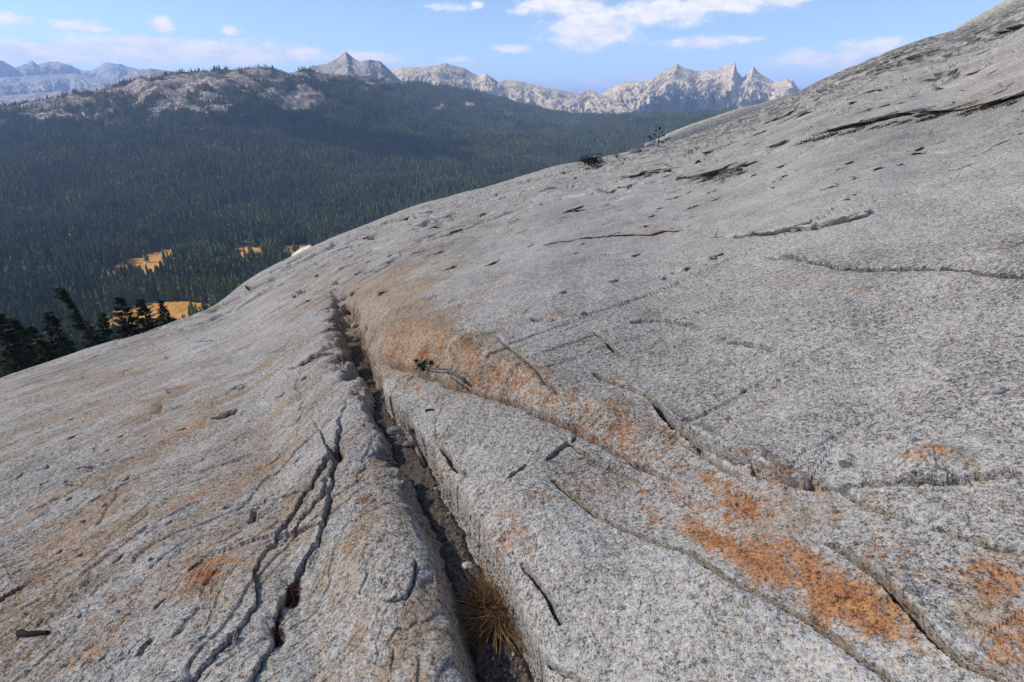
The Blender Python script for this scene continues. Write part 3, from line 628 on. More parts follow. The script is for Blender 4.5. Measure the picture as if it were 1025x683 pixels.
# ------------------------------------------------------------------ trees
def foliage_mat(name, c1, c2, trans=.25):
    m, n = mat(name); oi = n.n('ShaderNodeObjectInfo')
    f = n.m('ADD', n.m('MULTIPLY', oi.outputs['Random'], .40), n.m('ADD', n.m('MULTIPLY', n.noise(n.coords(), 1.5, 3, .6), .2), n.m('MULTIPLY', n.m('SUBTRACT', n.noise(oi.outputs['Location'], .006, 5, .65), .36), 1.5)))
    c = n.ramp(f, [(.15, c1), (.8, c2)])
    p = n.n('ShaderNodeBsdfPrincipled', {'Base Color': c, 'Roughness': .75}); p.inputs['Specular IOR Level'].default_value = .2
    t = n.n('ShaderNodeBsdfTranslucent', {'Color': c}); mx = n.n('ShaderNodeMixShader', {0: trans, 1: p.outputs[0], 2: t.outputs[0]})
    o = n.n('ShaderNodeOutputMaterial'); n.put(o.inputs['Surface'], mx.outputs[0]); return m
needle = foliage_mat('needles', (.018, .038, .012), (.125, .150, .036)); needle_dark = foliage_mat('dark_needles', (.016, .026, .012), (.034, .046, .018), .12)
shrubleaf = foliage_mat('shrub_leaves', (.035, .065, .02), (.075, .11, .03))
def bark_mat(name, c1, c2, sc=8):
    m, n = mat(name); oc = n.coords(); x = n.noise(n.mapping(oc, scale=(1, 1, .2)), sc, 6, .7)
    n.surface(n.ramp(x, [(.35, c1), (.65, c2)]), .9, x, .02, .8); return m
bark = bark_mat('bark', (.04, .028, .02), (.14, .10, .075), 5); deadwood = bark_mat('dead_wood', (.05, .045, .04), (.22, .20, .18), 40); darkwood = bark_mat('dark_wood', (.012, .009, .009), (.05, .036, .032), 60)

def tube(pts, radii, seg=6):
    co = []; fc = []
    for i, p in enumerate(pts):
        p = Vector(p); q = Vector(pts[min(i + 1, len(pts) - 1)]) - Vector(pts[max(i - 1, 0)])
        qt = q.to_track_quat('Z', 'Y')
        for k in range(seg):
            a = 2 * math.pi * k / seg; co.append(p + qt @ Vector((math.cos(a) * radii[i], math.sin(a) * radii[i], 0)))
    for i in range(len(pts) - 1):
        for k in range(seg): fc.append((i * seg + k, i * seg + (k + 1) % seg, (i + 1) * seg + (k + 1) % seg, (i + 1) * seg + k))
    co.append(Vector(pts[-1])); e = len(co) - 1; b = (len(pts) - 1) * seg
    for k in range(seg): fc.append((b + k, b + (k + 1) % seg, e, e))
    co.append(Vector(pts[0])); e = len(co) - 1
    for k in range(seg): fc.append(((k + 1) % seg, k, e, e))
    return co, fc
def pymesh(name, co, fc, mtl, smooth=False):
    me = bpy.data.meshes.new(name); me.from_pydata([tuple(c) for c in co], [], [tuple(dict.fromkeys(f)) for f in fc])
    for p in me.polygons: p.use_smooth = smooth
    me.materials.append(mtl); me.update(); return me
def low_crown(rs, tiers, pts, h=1.0, rad=.16):
    """small conifer crown: overlapping ragged skirts, height 1"""
    co = []; fc = []; z0 = .10
    for t in range(tiers):
        f = t / tiers; zb = z0 + (1 - z0) * f; zt = min(1.0, zb + (1 - z0) / tiers * 1.9)
        rr = rad * (1 - f) ** .8 * rs.uniform(.8, 1.15) + .012
        ox, oy = rs.uniform(-.02, .02), rs.uniform(-.02, .02); b = len(co)
        co.append((ox, oy, zt))
        a0 = rs.uniform(0, 6)
        for k in range(pts):
            a = a0 + 2 * math.pi * k / pts + rs.uniform(-.2, .2); q = rr * (rs.uniform(.9, 1.3) if k % 2 == 0 else rs.uniform(.35, .7))
            co.append((ox + q * math.cos(a), oy + q * math.sin(a), zb - (.03 if k % 2 == 0 else -.02) + rs.uniform(-.015, .015)))
        for k in range(pts): fc.append((b, b + 1 + k, b + 1 + (k + 1) % pts))
    return co, fc
rs = random.Random(5)
VARI = []
for i in range(6):
    c, f = low_crown(rs, 12, 12, rad=rs.uniform(.11, .17)); cm = pymesh('crown', c, f, needle)
    c2, f2 = tube([(0, 0, -.12), (0, 0, .3), (0, 0, .9)], [.012, .009, .003], 5); VARI.append((cm, pymesh('trunk', c2, f2, bark)))

# scatter: candidate spots over the valley
cand = []
def scatter(r0, r1, sp, seed):
    g = np.random.default_rng(seed); n_ = int((.5 * (r1 ** 2 - r0 ** 2)) * 1.75 / (sp * sp))
    r = np.sqrt(g.uniform(r0 * r0, r1 * r1, n_)); a = g.uniform(-1.0, .75, n_); return a, r
P_a, P_r = [], []
for (r0, r1, sp, sd) in [(300, 1000, 5.4, 1), (1000, 1800, 6.2, 2), (1800, 2800, 7.4, 3), (2800, 4300, 9, 4)]:
    a_, r_ = scatter(r0, r1, sp, sd); P_a.append(a_); P_r.append(r_)
P_a = np.concatenate(P_a); P_r = np.concatenate(P_r); PX_ = P_r * np.sin(P_a); PY_ = P_r * np.cos(P_a)
hgt = 14 + 15 * np.random.default_rng(9).random(len(P_a)) ** .8 + 5 * perlin(PX_ / 120, PY_ / 120, 351)
pz = valley_z(P_a, P_r)
rm = rock_mask(P_a, P_r, PX_, PY_)
keep = ~jit_in(PX_, PY_) | (P_r > 2500) | (np.random.default_rng(21).random(len(P_a)) < .015)
u_ = np.random.default_rng(12).random(len(P_a))
clump = fbm(PX_ / 110, PY_ / 110, 3, 361)
keep &= u_ < np.where(rm > .62, .05, np.where(rm > .22, .62, 1.0)) * np.clip(.80 + .8 * clump, .15, 1)
keep &= (P_r < ridge_d(P_a) * 1.02)
hgt = np.where(rm > .2, hgt * .55, hgt) * (1 - .35 * sstep(P_r / ridge_d(P_a), .8, 1.0)); hgt = hgt * (1 + .5 * clump * .6)
keep &= (pz + hgt) / P_r > sky_tan(P_a) - .002           # wholly hidden by the dome: left out
P_a, P_r, PX_, PY_, pz, hgt = [q[keep] for q in (P_a, P_r, PX_, PY_, pz, hgt)]
print('forest trees', len(P_a))
lim_a = px_ang(0, 150)[0] - .01
vis = np.where((P_a > lim_a) & (P_a < .55), P_r / hgt, 1e9); order = np.argsort(vis)
NEAR_N = 286
ind = order[:NEAR_N]; rest = order[NEAR_N:]
for k in ind:
    e = empty('conifer_tree', (PX_[k], PY_[k], pz[k])); cm, tm = VARI[k % 6]; s = hgt[k]
    e.rotation_euler = (0, 0, rs.uniform(0, 6)); e.scale = (s * rs.uniform(.9, 1.25), s * rs.uniform(.9, 1.25), s)
    tag(e, 'slender dark green conifer in the nearest part of the valley forest', 'conifer', 'nearest conifers of the valley forest')
    link('crown', cm, e); link('trunk', tm, e)
# the rest: one object, geometry nodes scatter its own small crowns over its own points
co = []; fc = []; gid = []
for i in range(6):
    c, f = low_crown(rs, 6, 8, rad=rs.uniform(.12, .19)); b = len(co); co += [tuple(x) for x in c]; fc += [tuple(b + q for q in x) for x in f]; gid += [i] * len(c)
nvv = len(co); pts = np.stack([PX_[rest], PY_[rest], pz[rest]], -1)
fm = bpy.data.meshes.new('forest'); fm.from_pydata(co + [tuple(p) for p in pts], [], fc); fm.materials.append(needle)
fattr(fm, 'is_tree', np.concatenate([np.ones(nvv), np.zeros(len(pts))]))
fattr(fm, 'hgt', np.concatenate([np.ones(nvv), hgt[rest]])); fattr(fm, 'wid', np.concatenate([np.ones(nvv), hgt[rest] * np.random.default_rng(3).uniform(.9, 1.4, len(pts))]))
fattr(fm, 'gid', np.array(gid + [0] * len(pts)))
fo = link('forest', fm); tag(fo, 'dense conifer forest covering the valley and the far ridge', 'forest', None, 'stuff')
ng = bpy.data.node_groups.new('forest_scatter', 'GeometryNodeTree'); ng.interface.new_socket('Geometry', in_out='INPUT', socket_type='NodeSocketGeometry'); ng.interface.new_socket('Geometry', in_out='OUTPUT', socket_type='NodeSocketGeometry')
G = ng.nodes; Lk = ng.links.new
gi = G.new('NodeGroupInput'); go = G.new('NodeGroupOutput')
def named(nm):
    q = G.new('GeometryNodeInputNamedAttribute'); q.data_type = 'FLOAT'; q.inputs[0].default_value = nm; return q.outputs[0]
def gsep():
    s = G.new('GeometryNodeSeparateGeometry'); s.domain = 'POINT'; c = G.new('ShaderNodeMath'); c.operation = 'GREATER_THAN'; c.inputs[1].default_value = .5
    Lk(named('is_tree'), c.inputs[0]); Lk(gi.outputs[0], s.inputs[0]); Lk(c.outputs[0], s.inputs[1]); return s
sp_ = gsep()
si = G.new('GeometryNodeSplitToInstances'); si.domain = 'POINT'; Lk(sp_.outputs[0], si.inputs[0]); Lk(named('gid'), si.inputs['Group ID'])
ip = G.new('GeometryNodeInstanceOnPoints'); ip.inputs['Pick Instance'].default_value = True
Lk(sp_.outputs[1], ip.inputs['Points']); Lk(si.outputs[0], ip.inputs['Instance'])
cx3 = G.new('ShaderNodeCombineXYZ'); wn = named('wid'); Lk(wn, cx3.inputs[0]); Lk(wn, cx3.inputs[1]); Lk(named('hgt'), cx3.inputs[2]); Lk(cx3.outputs[0], ip.inputs['Scale'])
rv = G.new('FunctionNodeRandomValue'); rv.data_type = 'FLOAT'; rv.inputs[2].default_value = 0; rv.inputs[3].default_value = 6.28
cr3 = G.new('ShaderNodeCombineXYZ'); Lk(rv.outputs[1], cr3.inputs[2]); Lk(cr3.outputs[0], ip.inputs['Rotation'])
Lk(ip.outputs[0], go.inputs[0])
md = fo.modifiers.new('scatter', 'NODES'); md.node_group = ng

# tall conifers at the foot of the dome, close behind its left edge
def big_conifer(name, label, px, py_top, dist, h, rad, seed, lean=(0, 0), snag=False, bare=.12):
    r = random.Random(seed); a, t = px_ang(px, py_top); top = Vector((dist * math.sin(a), dist * math.cos(a), dist * t))
    base = Vector((top.x - lean[0] * h, top.y - lean[1] * h, top.z - h))
    gz = float(valley_z(np.array(math.atan2(base.x, base.y)), np.array(math.hypot(base.x, base.y)))); 
    H = top.z - gz; base.z = gz
    e = empty(name, base); tag(e, label, 'conifer', 'tall conifers at the foot of the dome')
    ax = lambda f: Vector((lean[0] * h * f ** 1.5, lean[1] * h * f ** 1.5, H * f)) + Vector((.12 * math.sin(f * 7 + seed), .1 * math.cos(f * 5 + seed), 0)) * f
    P = [ax(i / 10) for i in range(11)]; P[0].z -= .6
    c, f = tube(P, [.30 * (1 - .92 * i / 10) * (h / 16) + .02 for i in range(11)], 8); link('trunk', pymesh('trunk', c, f, bark, True), e)
    co = []; fc = []
    nw = int(H * 3.0); rad *= 1.6
    for wv in range(nw):
        f0 = bare + (1 - bare) * (wv + r.random() * .6) / nw
        if f0 > 1: continue
        c0 = ax(f0); reach = rad * (1 - f0) ** .75 * r.uniform(.55, 1.12) + .14
        if snag and f0 > .80: reach = rad * .40 * r.uniform(.6, 1.1)
        for b in range(r.randint(5, 7)):
            an = r.uniform(0, 2 * math.pi)
            if snag and math.cos(an) < -.1 and f0 < .85 and r.random() < .6: continue
            if snag and f0 >= .80: an = math.pi + r.uniform(-.7, .7)
            if snag and r.random() < .4: continue
            L0 = reach * (r.uniform(.2, 1.2) if snag else r.uniform(.6, 1.15)) * ((2.1 if math.cos(an) > 0 else .4) if snag and f0 < .8 else 1); dr = Vector((math.cos(an), math.sin(an), r.uniform(-.35, .02)))
            nseg = max(3, int(L0 / .26))
            for s in range(nseg):
                q = (s + 1) / nseg; p = c0 + dr * (L0 * q) + Vector((0, 0, .25 * L0 * q * q))
                sz = .50 * (1.15 - .6 * q) * (h / 16) ** .5
                for _ in range(4):
                    v1 = Vector((r.uniform(-1, 1), r.uniform(-1, 1), r.uniform(-.5, .35))).normalized() * sz * r.uniform(.7, 1.5)
                    v2 = (dr + Vector((r.uniform(-.6, .6), r.uniform(-.6, .6), r.uniform(-.5, .3)))).normalized() * sz * r.uniform(.8, 1.5)
                    k = len(co); co += [p - v1 * .4, p + v1 * .4, p + v2 + v1 * .15]; fc.append((k, k + 1, k + 2))
    link('crown', pymesh('crown', co, fc, needle_dark), e); return e
big_conifer('conifer_tree', 'dark windswept conifer with bent top leaning left at the dome foot', 64, 289, 84, 20, 2.4, 1, (-.22, 0), True)
big_conifer('conifer_tree', 'bushy dark conifer just right of the windswept leaning tree, before the meadow', 118, 297, 92, 17, 3.9, 2)
big_conifer('conifer_tree', 'dark full conifer in front of the middle of the golden meadow', 140, 299, 94, 16, 4.1, 3)
big_conifer('conifer_tree', 'smaller paler conifer standing alone against the right half of the meadow', 161, 300, 130, 18, 3.6, 4)
big_conifer('conifer_tree', 'short conifer poking over the rock edge right of the meadow trees', 174, 318, 100, 11, 1.6, 5)
big_conifer('conifer_tree', 'short dark conifer between the windswept tree and the meadow trees', 101, 313, 96, 14, 2.4, 6)
big_conifer('conifer_tree', 'dark conifer immediately left of the windswept leaning tree', 46, 311, 82, 16, 3.0, 7)
big_conifer('conifer_tree', 'dark conifer second to the left of the windswept tree', 28, 326, 88, 15, 2.6, 8)
big_conifer('conifer_tree', 'dark conifer near the left border with a pointed top', 13, 318, 84, 16, 2.8, 9)
big_conifer('conifer_tree', 'dark conifer cut by the left border of the picture', -3, 312, 78, 17, 3.0, 10)
big_conifer('conifer_tree', 'low dark conifer filling the gap below the windswept tree', 84, 322, 88, 13, 2.8, 12)
big_conifer('conifer_tree', 'low dark conifer at the rock edge under the left border trees', 38, 338, 74, 14, 2.8, 13)
big_conifer('conifer_tree', 'dark conifer low at the left corner beside the rock edge', 8, 344, 70, 14, 2.8, 14)
big_conifer('conifer_tree', 'low dark conifer behind the rock edge below the left meadow tree', 62, 334, 78, 13, 2.8, 15)
for i, x_ in enumerate((204, 213)): big_conifer('conifer_tree', ['tiny dark conifer top at the right tip of the meadow', 'tiny dark conifer top touching the rock edge above the meadow tip'][i], x_, 307 - i * 2, 120, 9, 1.5, 20 + i)

# ------------------------------------------------------------------ small things on the dome
stone_mats = []
for i, (c1, c2) in enumerate([((.22, .21, .20), (.46, .45, .43)), ((.10, .09, .085), (.28, .26, .245)), ((.16, .08, .045), (.36, .23, .14)), ((.42, .38, .34), (.66, .61, .56))]):
    m, n = mat('stone_%s' % 'abcd'[i]); oc = n.coords(); x = n.noise(oc, 60, 7, .75); n.surface(n.ramp(x, [(.38, c1), (.6, c2)]), .9, x, .01, .6); stone_mats.append(m)
def stone_mesh(seed, size, mtl, sub=2):
    r = random.Random(seed); bm = bmesh.new(); bmesh.ops.create_icosphere(bm, subdivisions=sub, radius=1)
    off = Vector((r.uniform(0, 99), r.uniform(0, 99), 0)); pl = [(Vector((r.uniform(-1, 1), r.uniform(-1, 1), r.uniform(-1, 1))).normalized(), r.uniform(.55, .85)) for _ in range(6)]
    for v in bm.verts:
        p = v.co.copy()
        for nn, dd in pl:
            q = p.dot(nn)
            if q > dd: p -= nn * (q - dd) * .9
        p *= 1 + .16 * mnoise.noise(p * 1.7 + off)
        v.co = Vector((p.x * size[0], p.y * size[1], p.z * size[2]))
    me = bpy.data.meshes.new('stone'); bm.to_mesh(me); bm.free(); me.materials.append(mtl)
    for p in me.polygons: p.use_smooth = sub > 2
    return me
def px_m(px, py): return surf(px, py)[0].length / FPX
def stone(name, label, px, py, wpx, hpx, mi, seed, group=None, cat='stone', flat=.7):
    p, nn = surf(px, py + hpx * .35); s = p.length / FPX
    size = (wpx * .5 * s, wpx * .42 * s, hpx * .55 * s)
    o = link(name, stone_mesh(seed, size, stone_mats[mi], 3 if wpx > 12 else 2)); o.location = p + Vector((0, 0, size[2] * .12)); o.rotation_euler = (rs.uniform(-.2, .2), rs.uniform(-.2, .2), rs.uniform(-.5, .5))
    return tag(o, label, cat, group)
G1 = 'loose stones in the crevice'
stone('stone', 'pale flat chip of rock lying on the crevice soil above the dry grass', 459, 566, 12, 7, 3, 1, G1)
stone('stone', 'rounded grey stone wedged in the narrow crevice beside the left slab', 380, 397, 8, 7, 1, 2, G1)
stone('stone', 'small whitish pebble at the front of the pebble pile in the crevice', 408, 436, 6, 5, 3, 3, G1)
stone('stone', 'largest grey stone of the pebble pile in the crevice', 402, 444, 13, 8, 1, 4, G1)
stone('stone', 'long brownish stone lying along the crevice above the pebble pile', 390, 430, 20, 6, 1, 5, G1)
stone('stone', 'red brown stone at the left wall of the crevice above the pebble pile', 374, 423, 6, 6, 2, 6, G1)
stone('stone', 'grey stone stuck in the top of the dark crevice slot', 341, 298, 9, 8, 0, 7, G1)
stone('stone', 'dark grey stone on the right lip of the crevice top', 351, 295, 6, 5, 1, 8, G1)
stone('stone', 'pale round stone inside the dark crevice slot', 348, 326, 8, 7, 0, 9, G1)
stone('stone', 'brown stone low inside the dark crevice slot', 350, 340, 8, 7, 1, 10, G1)
stone('stone', 'grey stone in the uppermost end of the crevice', 334, 283, 8, 6, 0, 30, G1)
stone('stone', 'small rusty stone where the crevice bends below the slot', 361, 363, 5, 5, 2, 11, G1)
for i, (x_, y_) in enumerate([(470, 625), (498, 655), (503, 668), (480, 660), (430, 485), (420, 470), (446, 530), (490, 672), (512, 675), (396, 452), (410, 456), (416, 448), (392, 438), (487, 640), (440, 515), (426, 490)]):
    stone('pebble', 'tiny pebble among the soil on the crevice floor', x_, y_, rs.uniform(3, 5.5), rs.uniform(2.5, 4), rs.choice([0, 1, 2, 3]), 40 + i, 'tiny pebbles on the crevice floor', 'pebble')
G2 = 'loose bits of rock on the open slab'
stone('stone', 'small dark stone on the slab left of the crevice top', 317, 276, 5, 4, 1, 60, G2)
stone('stone', 'pale boulder beside the tiny pine on the skyline', 651, 144, 11, 7, 0, 61, G2, 'boulder')
stone('stone', 'pale boulder behind the low green shrub on the skyline', 598, 156, 9, 6, 0, 62, G2, 'boulder')
stone('stone', 'brown rounded boulder on the skyline left of the tiny pine', 636, 151, 12, 7, 1, 63, G2, 'boulder')
stone('stone', 'small lilac grey stone lying on the slab near the right border', 1003, 391, 12, 8, 0, 64, G2)
stone('stone', 'brownish bit of rock standing on the slab left of the orange knob', 849, 465, 11, 6, 1, 65, G2)
stone('stone', 'small grey stone on the slab above the ochre wall', 587, 313, 7, 5, 1, 66, G2)
for i, (x_, y_) in enumerate([(772, 372), (782, 382), (790, 378), (778, 389), (812, 370), (820, 383), (748, 392), (728, 340), (724, 281), (806, 293), (850, 301), (845, 268), (658, 428), (676, 428), (690, 470), (860, 545), (838, 513), (846, 540), (735, 420), (918, 441), (500, 540), (545, 503), (605, 556), (700, 600), (730, 615), (118, 612), (150, 560), (372, 640)]):
    stone('rock_chip', 'small chip of rock weathering loose on the granite slab', x_, y_, rs.uniform(3, 7), rs.uniform(2.5, 4.5), rs.choice([0, 1, 0, 1, 2]), 80 + i, 'small chips of rock on the granite slab', 'rock chip')
def stick(name, label, a, b, rpx, mtl, seed, cat='stick'):
    r = random.Random(seed); P = []; R_ = []
    base = surf(*a)[0]; s = base.length / FPX
    for i in range(6):
        f = i / 5; p, nn = surf(a[0] + (b[0] - a[0]) * f, a[1] + (b[1] - a[1]) * f + r.uniform(-.4, .4)); P.append(p + nn * rpx * s * .55 - base); R_.append(rpx * s * r.uniform(.8, 1.15) * (1.1 - .4 * f))
    c, f = tube(P, R_, 7); o = link(name, pymesh(name, c, f, mtl, True)); o.location = base; return tag(o, label, cat)
stick('stick', 'short dark weathered stick on the slab at the lower left', (20, 637), (49, 635), 2.2, darkwood, 1)
stick('stick', 'tiny black stick on the block below the ochre wall', (426, 412), (434, 410.5), 1.3, darkwood, 2)
# dead branch with a green sprig under the ochre wall
p0, n0 = surf(470, 387); e = empty('pine_branch', p0); tag(e, 'dead pine branch with one green needle tuft under the ochre wall', 'branch')
pt = [surf(470, 386)[0], surf(462, 378)[0], surf(452, 373)[0], surf(440, 372)[0], surf(428, 371)[0]]
P = [q - p0 + Vector((-.02, -.03, .03)) for q in pt]; c, f = tube(P, [.012, .011, .009, .007, .004], 6); link('stem', pymesh('stem', c, f, deadwood, True), e)
P2 = [surf(x_, y_)[0] - p0 + Vector((-.02, -.03, .03)) for x_, y_ in [(466, 388), (455, 381), (456, 374)]]; c, f = tube(P2, [.008, .006, .004], 5); link('side_twig', pymesh('side_twig', c, f, deadwood, True), e)
co = []; fc = []
for (x_, y_, q) in [(424, 370, .07), (429, 367, .05), (436, 367, .05), (421, 365, .04), (427, 373, .06)]:
    c0 = surf(x_, y_)[0] - p0 + Vector((-.02, -.04, .05))
    for _ in range(90):
        v1 = Vector((rs.gauss(0, 1), rs.gauss(0, 1), rs.gauss(.3, .8))).normalized() * q * rs.uniform(.6, 1.1); sd = v1.cross(Vector((rs.random(), rs.random(), rs.random()))).normalized() * .004
        k = len(co); co += [c0 - sd, c0 + sd, c0 + v1]; fc.append((k, k + 1, k + 2))
link('needles', pymesh('needles', co, fc, shrubleaf), e)

# dry grass
m, n = mat('dry_grass'); oi = n.noise(n.coords(), 18, 3, .6)
n.surface(n.ramp(oi, [(.3, (.07, .038, .018)), (.5, (.19, .105, .042)), (.7, (.33, .20, .085))]), .8); drygrass = m
m, n = mat('brown_moss'); n.surface(n.ramp(n.noise(n.coords(), 50, 5, .7), [(.35, (.025, .014, .01)), (.6, (.11, .05, .025)), (.75, (.20, .09, .04))]), .95); moss = m
def grass(name, label, px, py, n_blades, spread, length, mtl, seed, cat='grass tuft', wblade=.0022, lean=Vector((0, 0, 0))):
    r = random.Random(seed); p, nn = surf(px, py); co = []; fc = []
    for _ in range(n_blades):
        a = r.uniform(0, 6.28); q = spread * r.random() ** .7; b = Vector((q * math.cos(a), q * math.sin(a), -.01))
        a2 = r.uniform(0, 6.28); d = Vector((math.cos(a) * r.uniform(.0, .9) + math.cos(a2) * .5, math.sin(a) * r.uniform(.0, .9) + math.sin(a2) * .5, r.uniform(.25, 1.2))) + lean; d.normalize(); L = length * r.uniform(.45, 1.15)
        sd = Vector((-math.sin(a + r.uniform(-1, 1)), math.cos(a), 0)) * wblade
        droop = Vector((d.x + r.uniform(-.5, .5), d.y + r.uniform(-.5, .5), 0)) * .6 - Vector((0, 0, r.uniform(.1, .9)))
        pts_ = [b + d * L * f + droop * L * f * f * .8 for f in (0, .35, .7, 1)]; k = len(co)
        for i, q_ in enumerate(pts_[:-1]): wq = sd * (1 - i * .22); co += [q_ - wq, q_ + wq]
        co.append(pts_[-1])
        fc += [(k, k + 1, k + 3, k + 2), (k + 2, k + 3, k + 5, k + 4), (k + 4, k + 5, k + 6, k + 6)]
    o = link(name, pymesh(name, co, fc, mtl)); o.location = p; return tag(o, label, cat)
grass('dry_grass_tuft', 'large brown dry grass tuft growing in the crevice at the bottom', 486, 612, 620, .10, .18, drygrass, 1, lean=Vector((-.1, 0, 0)))
grass('dry_grass_tuft', 'low dead grass patch left of the large tuft in the crevice', 470, 605, 160, .07, .09, drygrass, 2)
grass('moss_tuft', 'brown mossy tuft in the upper hollow of the left sheet crack', 290, 592, 150, .04, .06, moss, 3, 'moss tuft')
grass('moss_tuft', 'brown mossy tuft in the lower hollow of the left sheet crack', 274, 628, 190, .045, .06, moss, 4, 'moss tuft')
grass('moss_tuft', 'small reddish tuft in the notch of the left sheet crack', 337, 455, 60, .03, .04, moss, 5, 'moss tuft')
grass('dry_grass_tuft', 'rusty brown tuft on the slab left of the crevice top', 302, 294, 80, .12, .12, drygrass, 6, wblade=.006)

def shrub(name, label, px, py, wpx, hpx, seed, mtl=shrubleaf, n_leaf=420, cat='shrub'):
    r = random.Random(seed); p, nn = surf(px, py + hpx * .45); s = p.length / FPX; W = wpx * s * .5; H = hpx * s
    e = empty(name, p); tag(e, label, cat)
    cs = []; fs = []; co = []; fc = []
    for b in range(9):
        tx = r.uniform(-1, 1) * W * .8; ty = r.uniform(-1, 1) * W * .5; tz = H * r.uniform(.4, .85)
        c, f = tube([(tx * .1, ty * .1, -.03), (tx * .6, ty * .6, tz * .5), (tx, ty, tz)], [.02 * H + .005, .015 * H + .004, .003], 5); k = len(cs); cs += c; fs += [tuple(k + q for q in x) for x in f]
        for _ in range(n_leaf // 9):
            c0 = Vector((tx, ty, tz)) * r.uniform(.45, 1.1) + Vector((r.gauss(0, .2) * W, r.gauss(0, .2) * W, r.gauss(0, .14) * H)); c0.z = max(c0.z, .0)
            v1 = Vector((r.gauss(0, 1), r.gauss(0, 1), r.gauss(0, 1))).normalized() * H * r.uniform(.08, .17); v2 = v1.cross(Vector((r.random(), r.random(), r.random() + .1))).normalized() * H * .05
            k = len(co); co += [c0, c0 + v1 * .5 + v2, c0 + v1, c0 + v1 * .5 - v2]; fc.append((k, k + 1, k + 2, k + 3))
    link('stems', pymesh('stems', cs, fs, bark, True), e); link('leaves', pymesh('leaves', co, fc, mtl), e); return e
shrub('low_shrub', 'low spreading green shrub on the skyline before a pale boulder', 595, 163, 28, 9.5, 1, needle_dark, 1200)
shrub('low_shrub', 'tiny dark shrub on the skyline between the low shrub and the brown boulder', 617, 156, 9, 4, 2, n_leaf=160)
shrub('low_shrub', 'small dark shrub on the slab below the skyline in the upper left middle', 370, 238, 13, 5, 3, needle_dark, 200)
shrub('low_shrub', 'tiny dark shrub near the rock edge left of the crevice top', 250, 290, 7, 5, 4, needle_dark, 140)
shrub('low_shrub', 'tiny grey green shrub beside the rusty tuft on the slab', 293, 297, 6, 4, 5, shrubleaf, 120)
for i, (x_, y_, w_) in enumerate([(624, 177, 12), (648, 176, 14), (679, 172, 12), (703, 179, 14), (722, 176, 16), (742, 171, 12)]):
    shrub('crack_plant', 'small green plant growing under the sheet edge right of the skyline shrub', x_, y_, w_, 3.0, 30 + i, needle_dark, 120, 'plant')['group'] = 'plants under the sheet edge'
def moss_line(label, pts, npl, hpx, seed):
    Q, tt_, _ = smooth_line(pts, jit=0); r = random.Random(seed)
    for i in range(npl):
        f = (i + .5) / npl; x_ = float(np.interp(f, tt_, Q[:, 0])) + r.uniform(-2, 2); y_ = float(np.interp(f, tt_, Q[:, 1])) + 1.0
        p, nn = surf(x_, y_ + 1.2); s_ = p.length / FPX; W = r.uniform(6, 13) * s_; Hh_ = hpx * s_ * r.uniform(.6, 1.2); co = []; fc = []
        for _ in range(260):
            c0 = Vector((r.gauss(0, .45) * W, r.gauss(0, .12) * W, abs(r.gauss(0, .35)) * Hh_)); c0.z += c0.x * .36 * (1 if p.x > 0 else 0)
            v1 = Vector((r.gauss(0, 1), r.gauss(0, 1), r.gauss(.4, .8))).normalized() * Hh_ * r.uniform(.15, .4); v2 = v1.cross(Vector((r.random(), r.random(), .3))).normalized() * Hh_ * .09
            k = len(co); co += [c0 - v2, c0 + v2, c0 + v1]; fc.append((k, k + 1, k + 2))
        o = link('moss_cushion', pymesh('moss_cushion', co, fc, darkmoss)); o.location = p; tag(o, label, 'moss', 'moss cushions under the ' + label.split(' under the ')[1])
m, n = mat('dark_moss'); n.surface(n.ramp(n.noise(n.coords(), 9, 5, .7), [(.35, (.012, .013, .008)), (.6, (.035, .038, .018)), (.75, (.075, .06, .03))]), .95); darkmoss = m
moss_line('dark moss cushion under the long sheet edge at the upper right', [(800, 142), (860, 130), (905, 121), (960, 113), (1020, 101)], 16, 3.2, 5)
moss_line('dark moss cushion under the short curved sheet edge below the skyline', [(626, 178), (660, 175), (680, 173), (690, 180), (725, 177), (748, 171)], 9, 2.6, 6)
# tiny pine on the skyline
p, nn = surf(659, 146); s = p.length / FPX; H = 15 * s
e = empty('small_pine', p); tag(e, 'tiny open crowned pine growing on the dome skyline', 'pine')
c, f = tube([(0, 0, -.05), (.03 * H, 0, .4 * H), (.0, 0, .75 * H), (.02 * H, 0, H)], [.035 * H, .025 * H, .015 * H, .006 * H], 6)
for (z_, dx, dy, up) in [(.25, -.55, .1, .25), (.22, .62, -.1, .18), (.4, .35, .2, .15), (.45, -.3, -.2, .18), (.65, .22, 0, .12), (.7, -.15, .1, .12)]:
    c2, f2 = tube([(.01, 0, z_ * H), (dx * H * .6, dy * H * .6, (z_ + up * .4) * H), (dx * H, dy * H, (z_ + up) * H)], [.016 * H, .011 * H, .005 * H], 5); k = len(c); c += c2; f += [tuple(k + q for q in x) for x in f2]
link('trunk', pymesh('trunk', c, f, bark, True), e)
co = []; fc = []; r = random.Random(8)
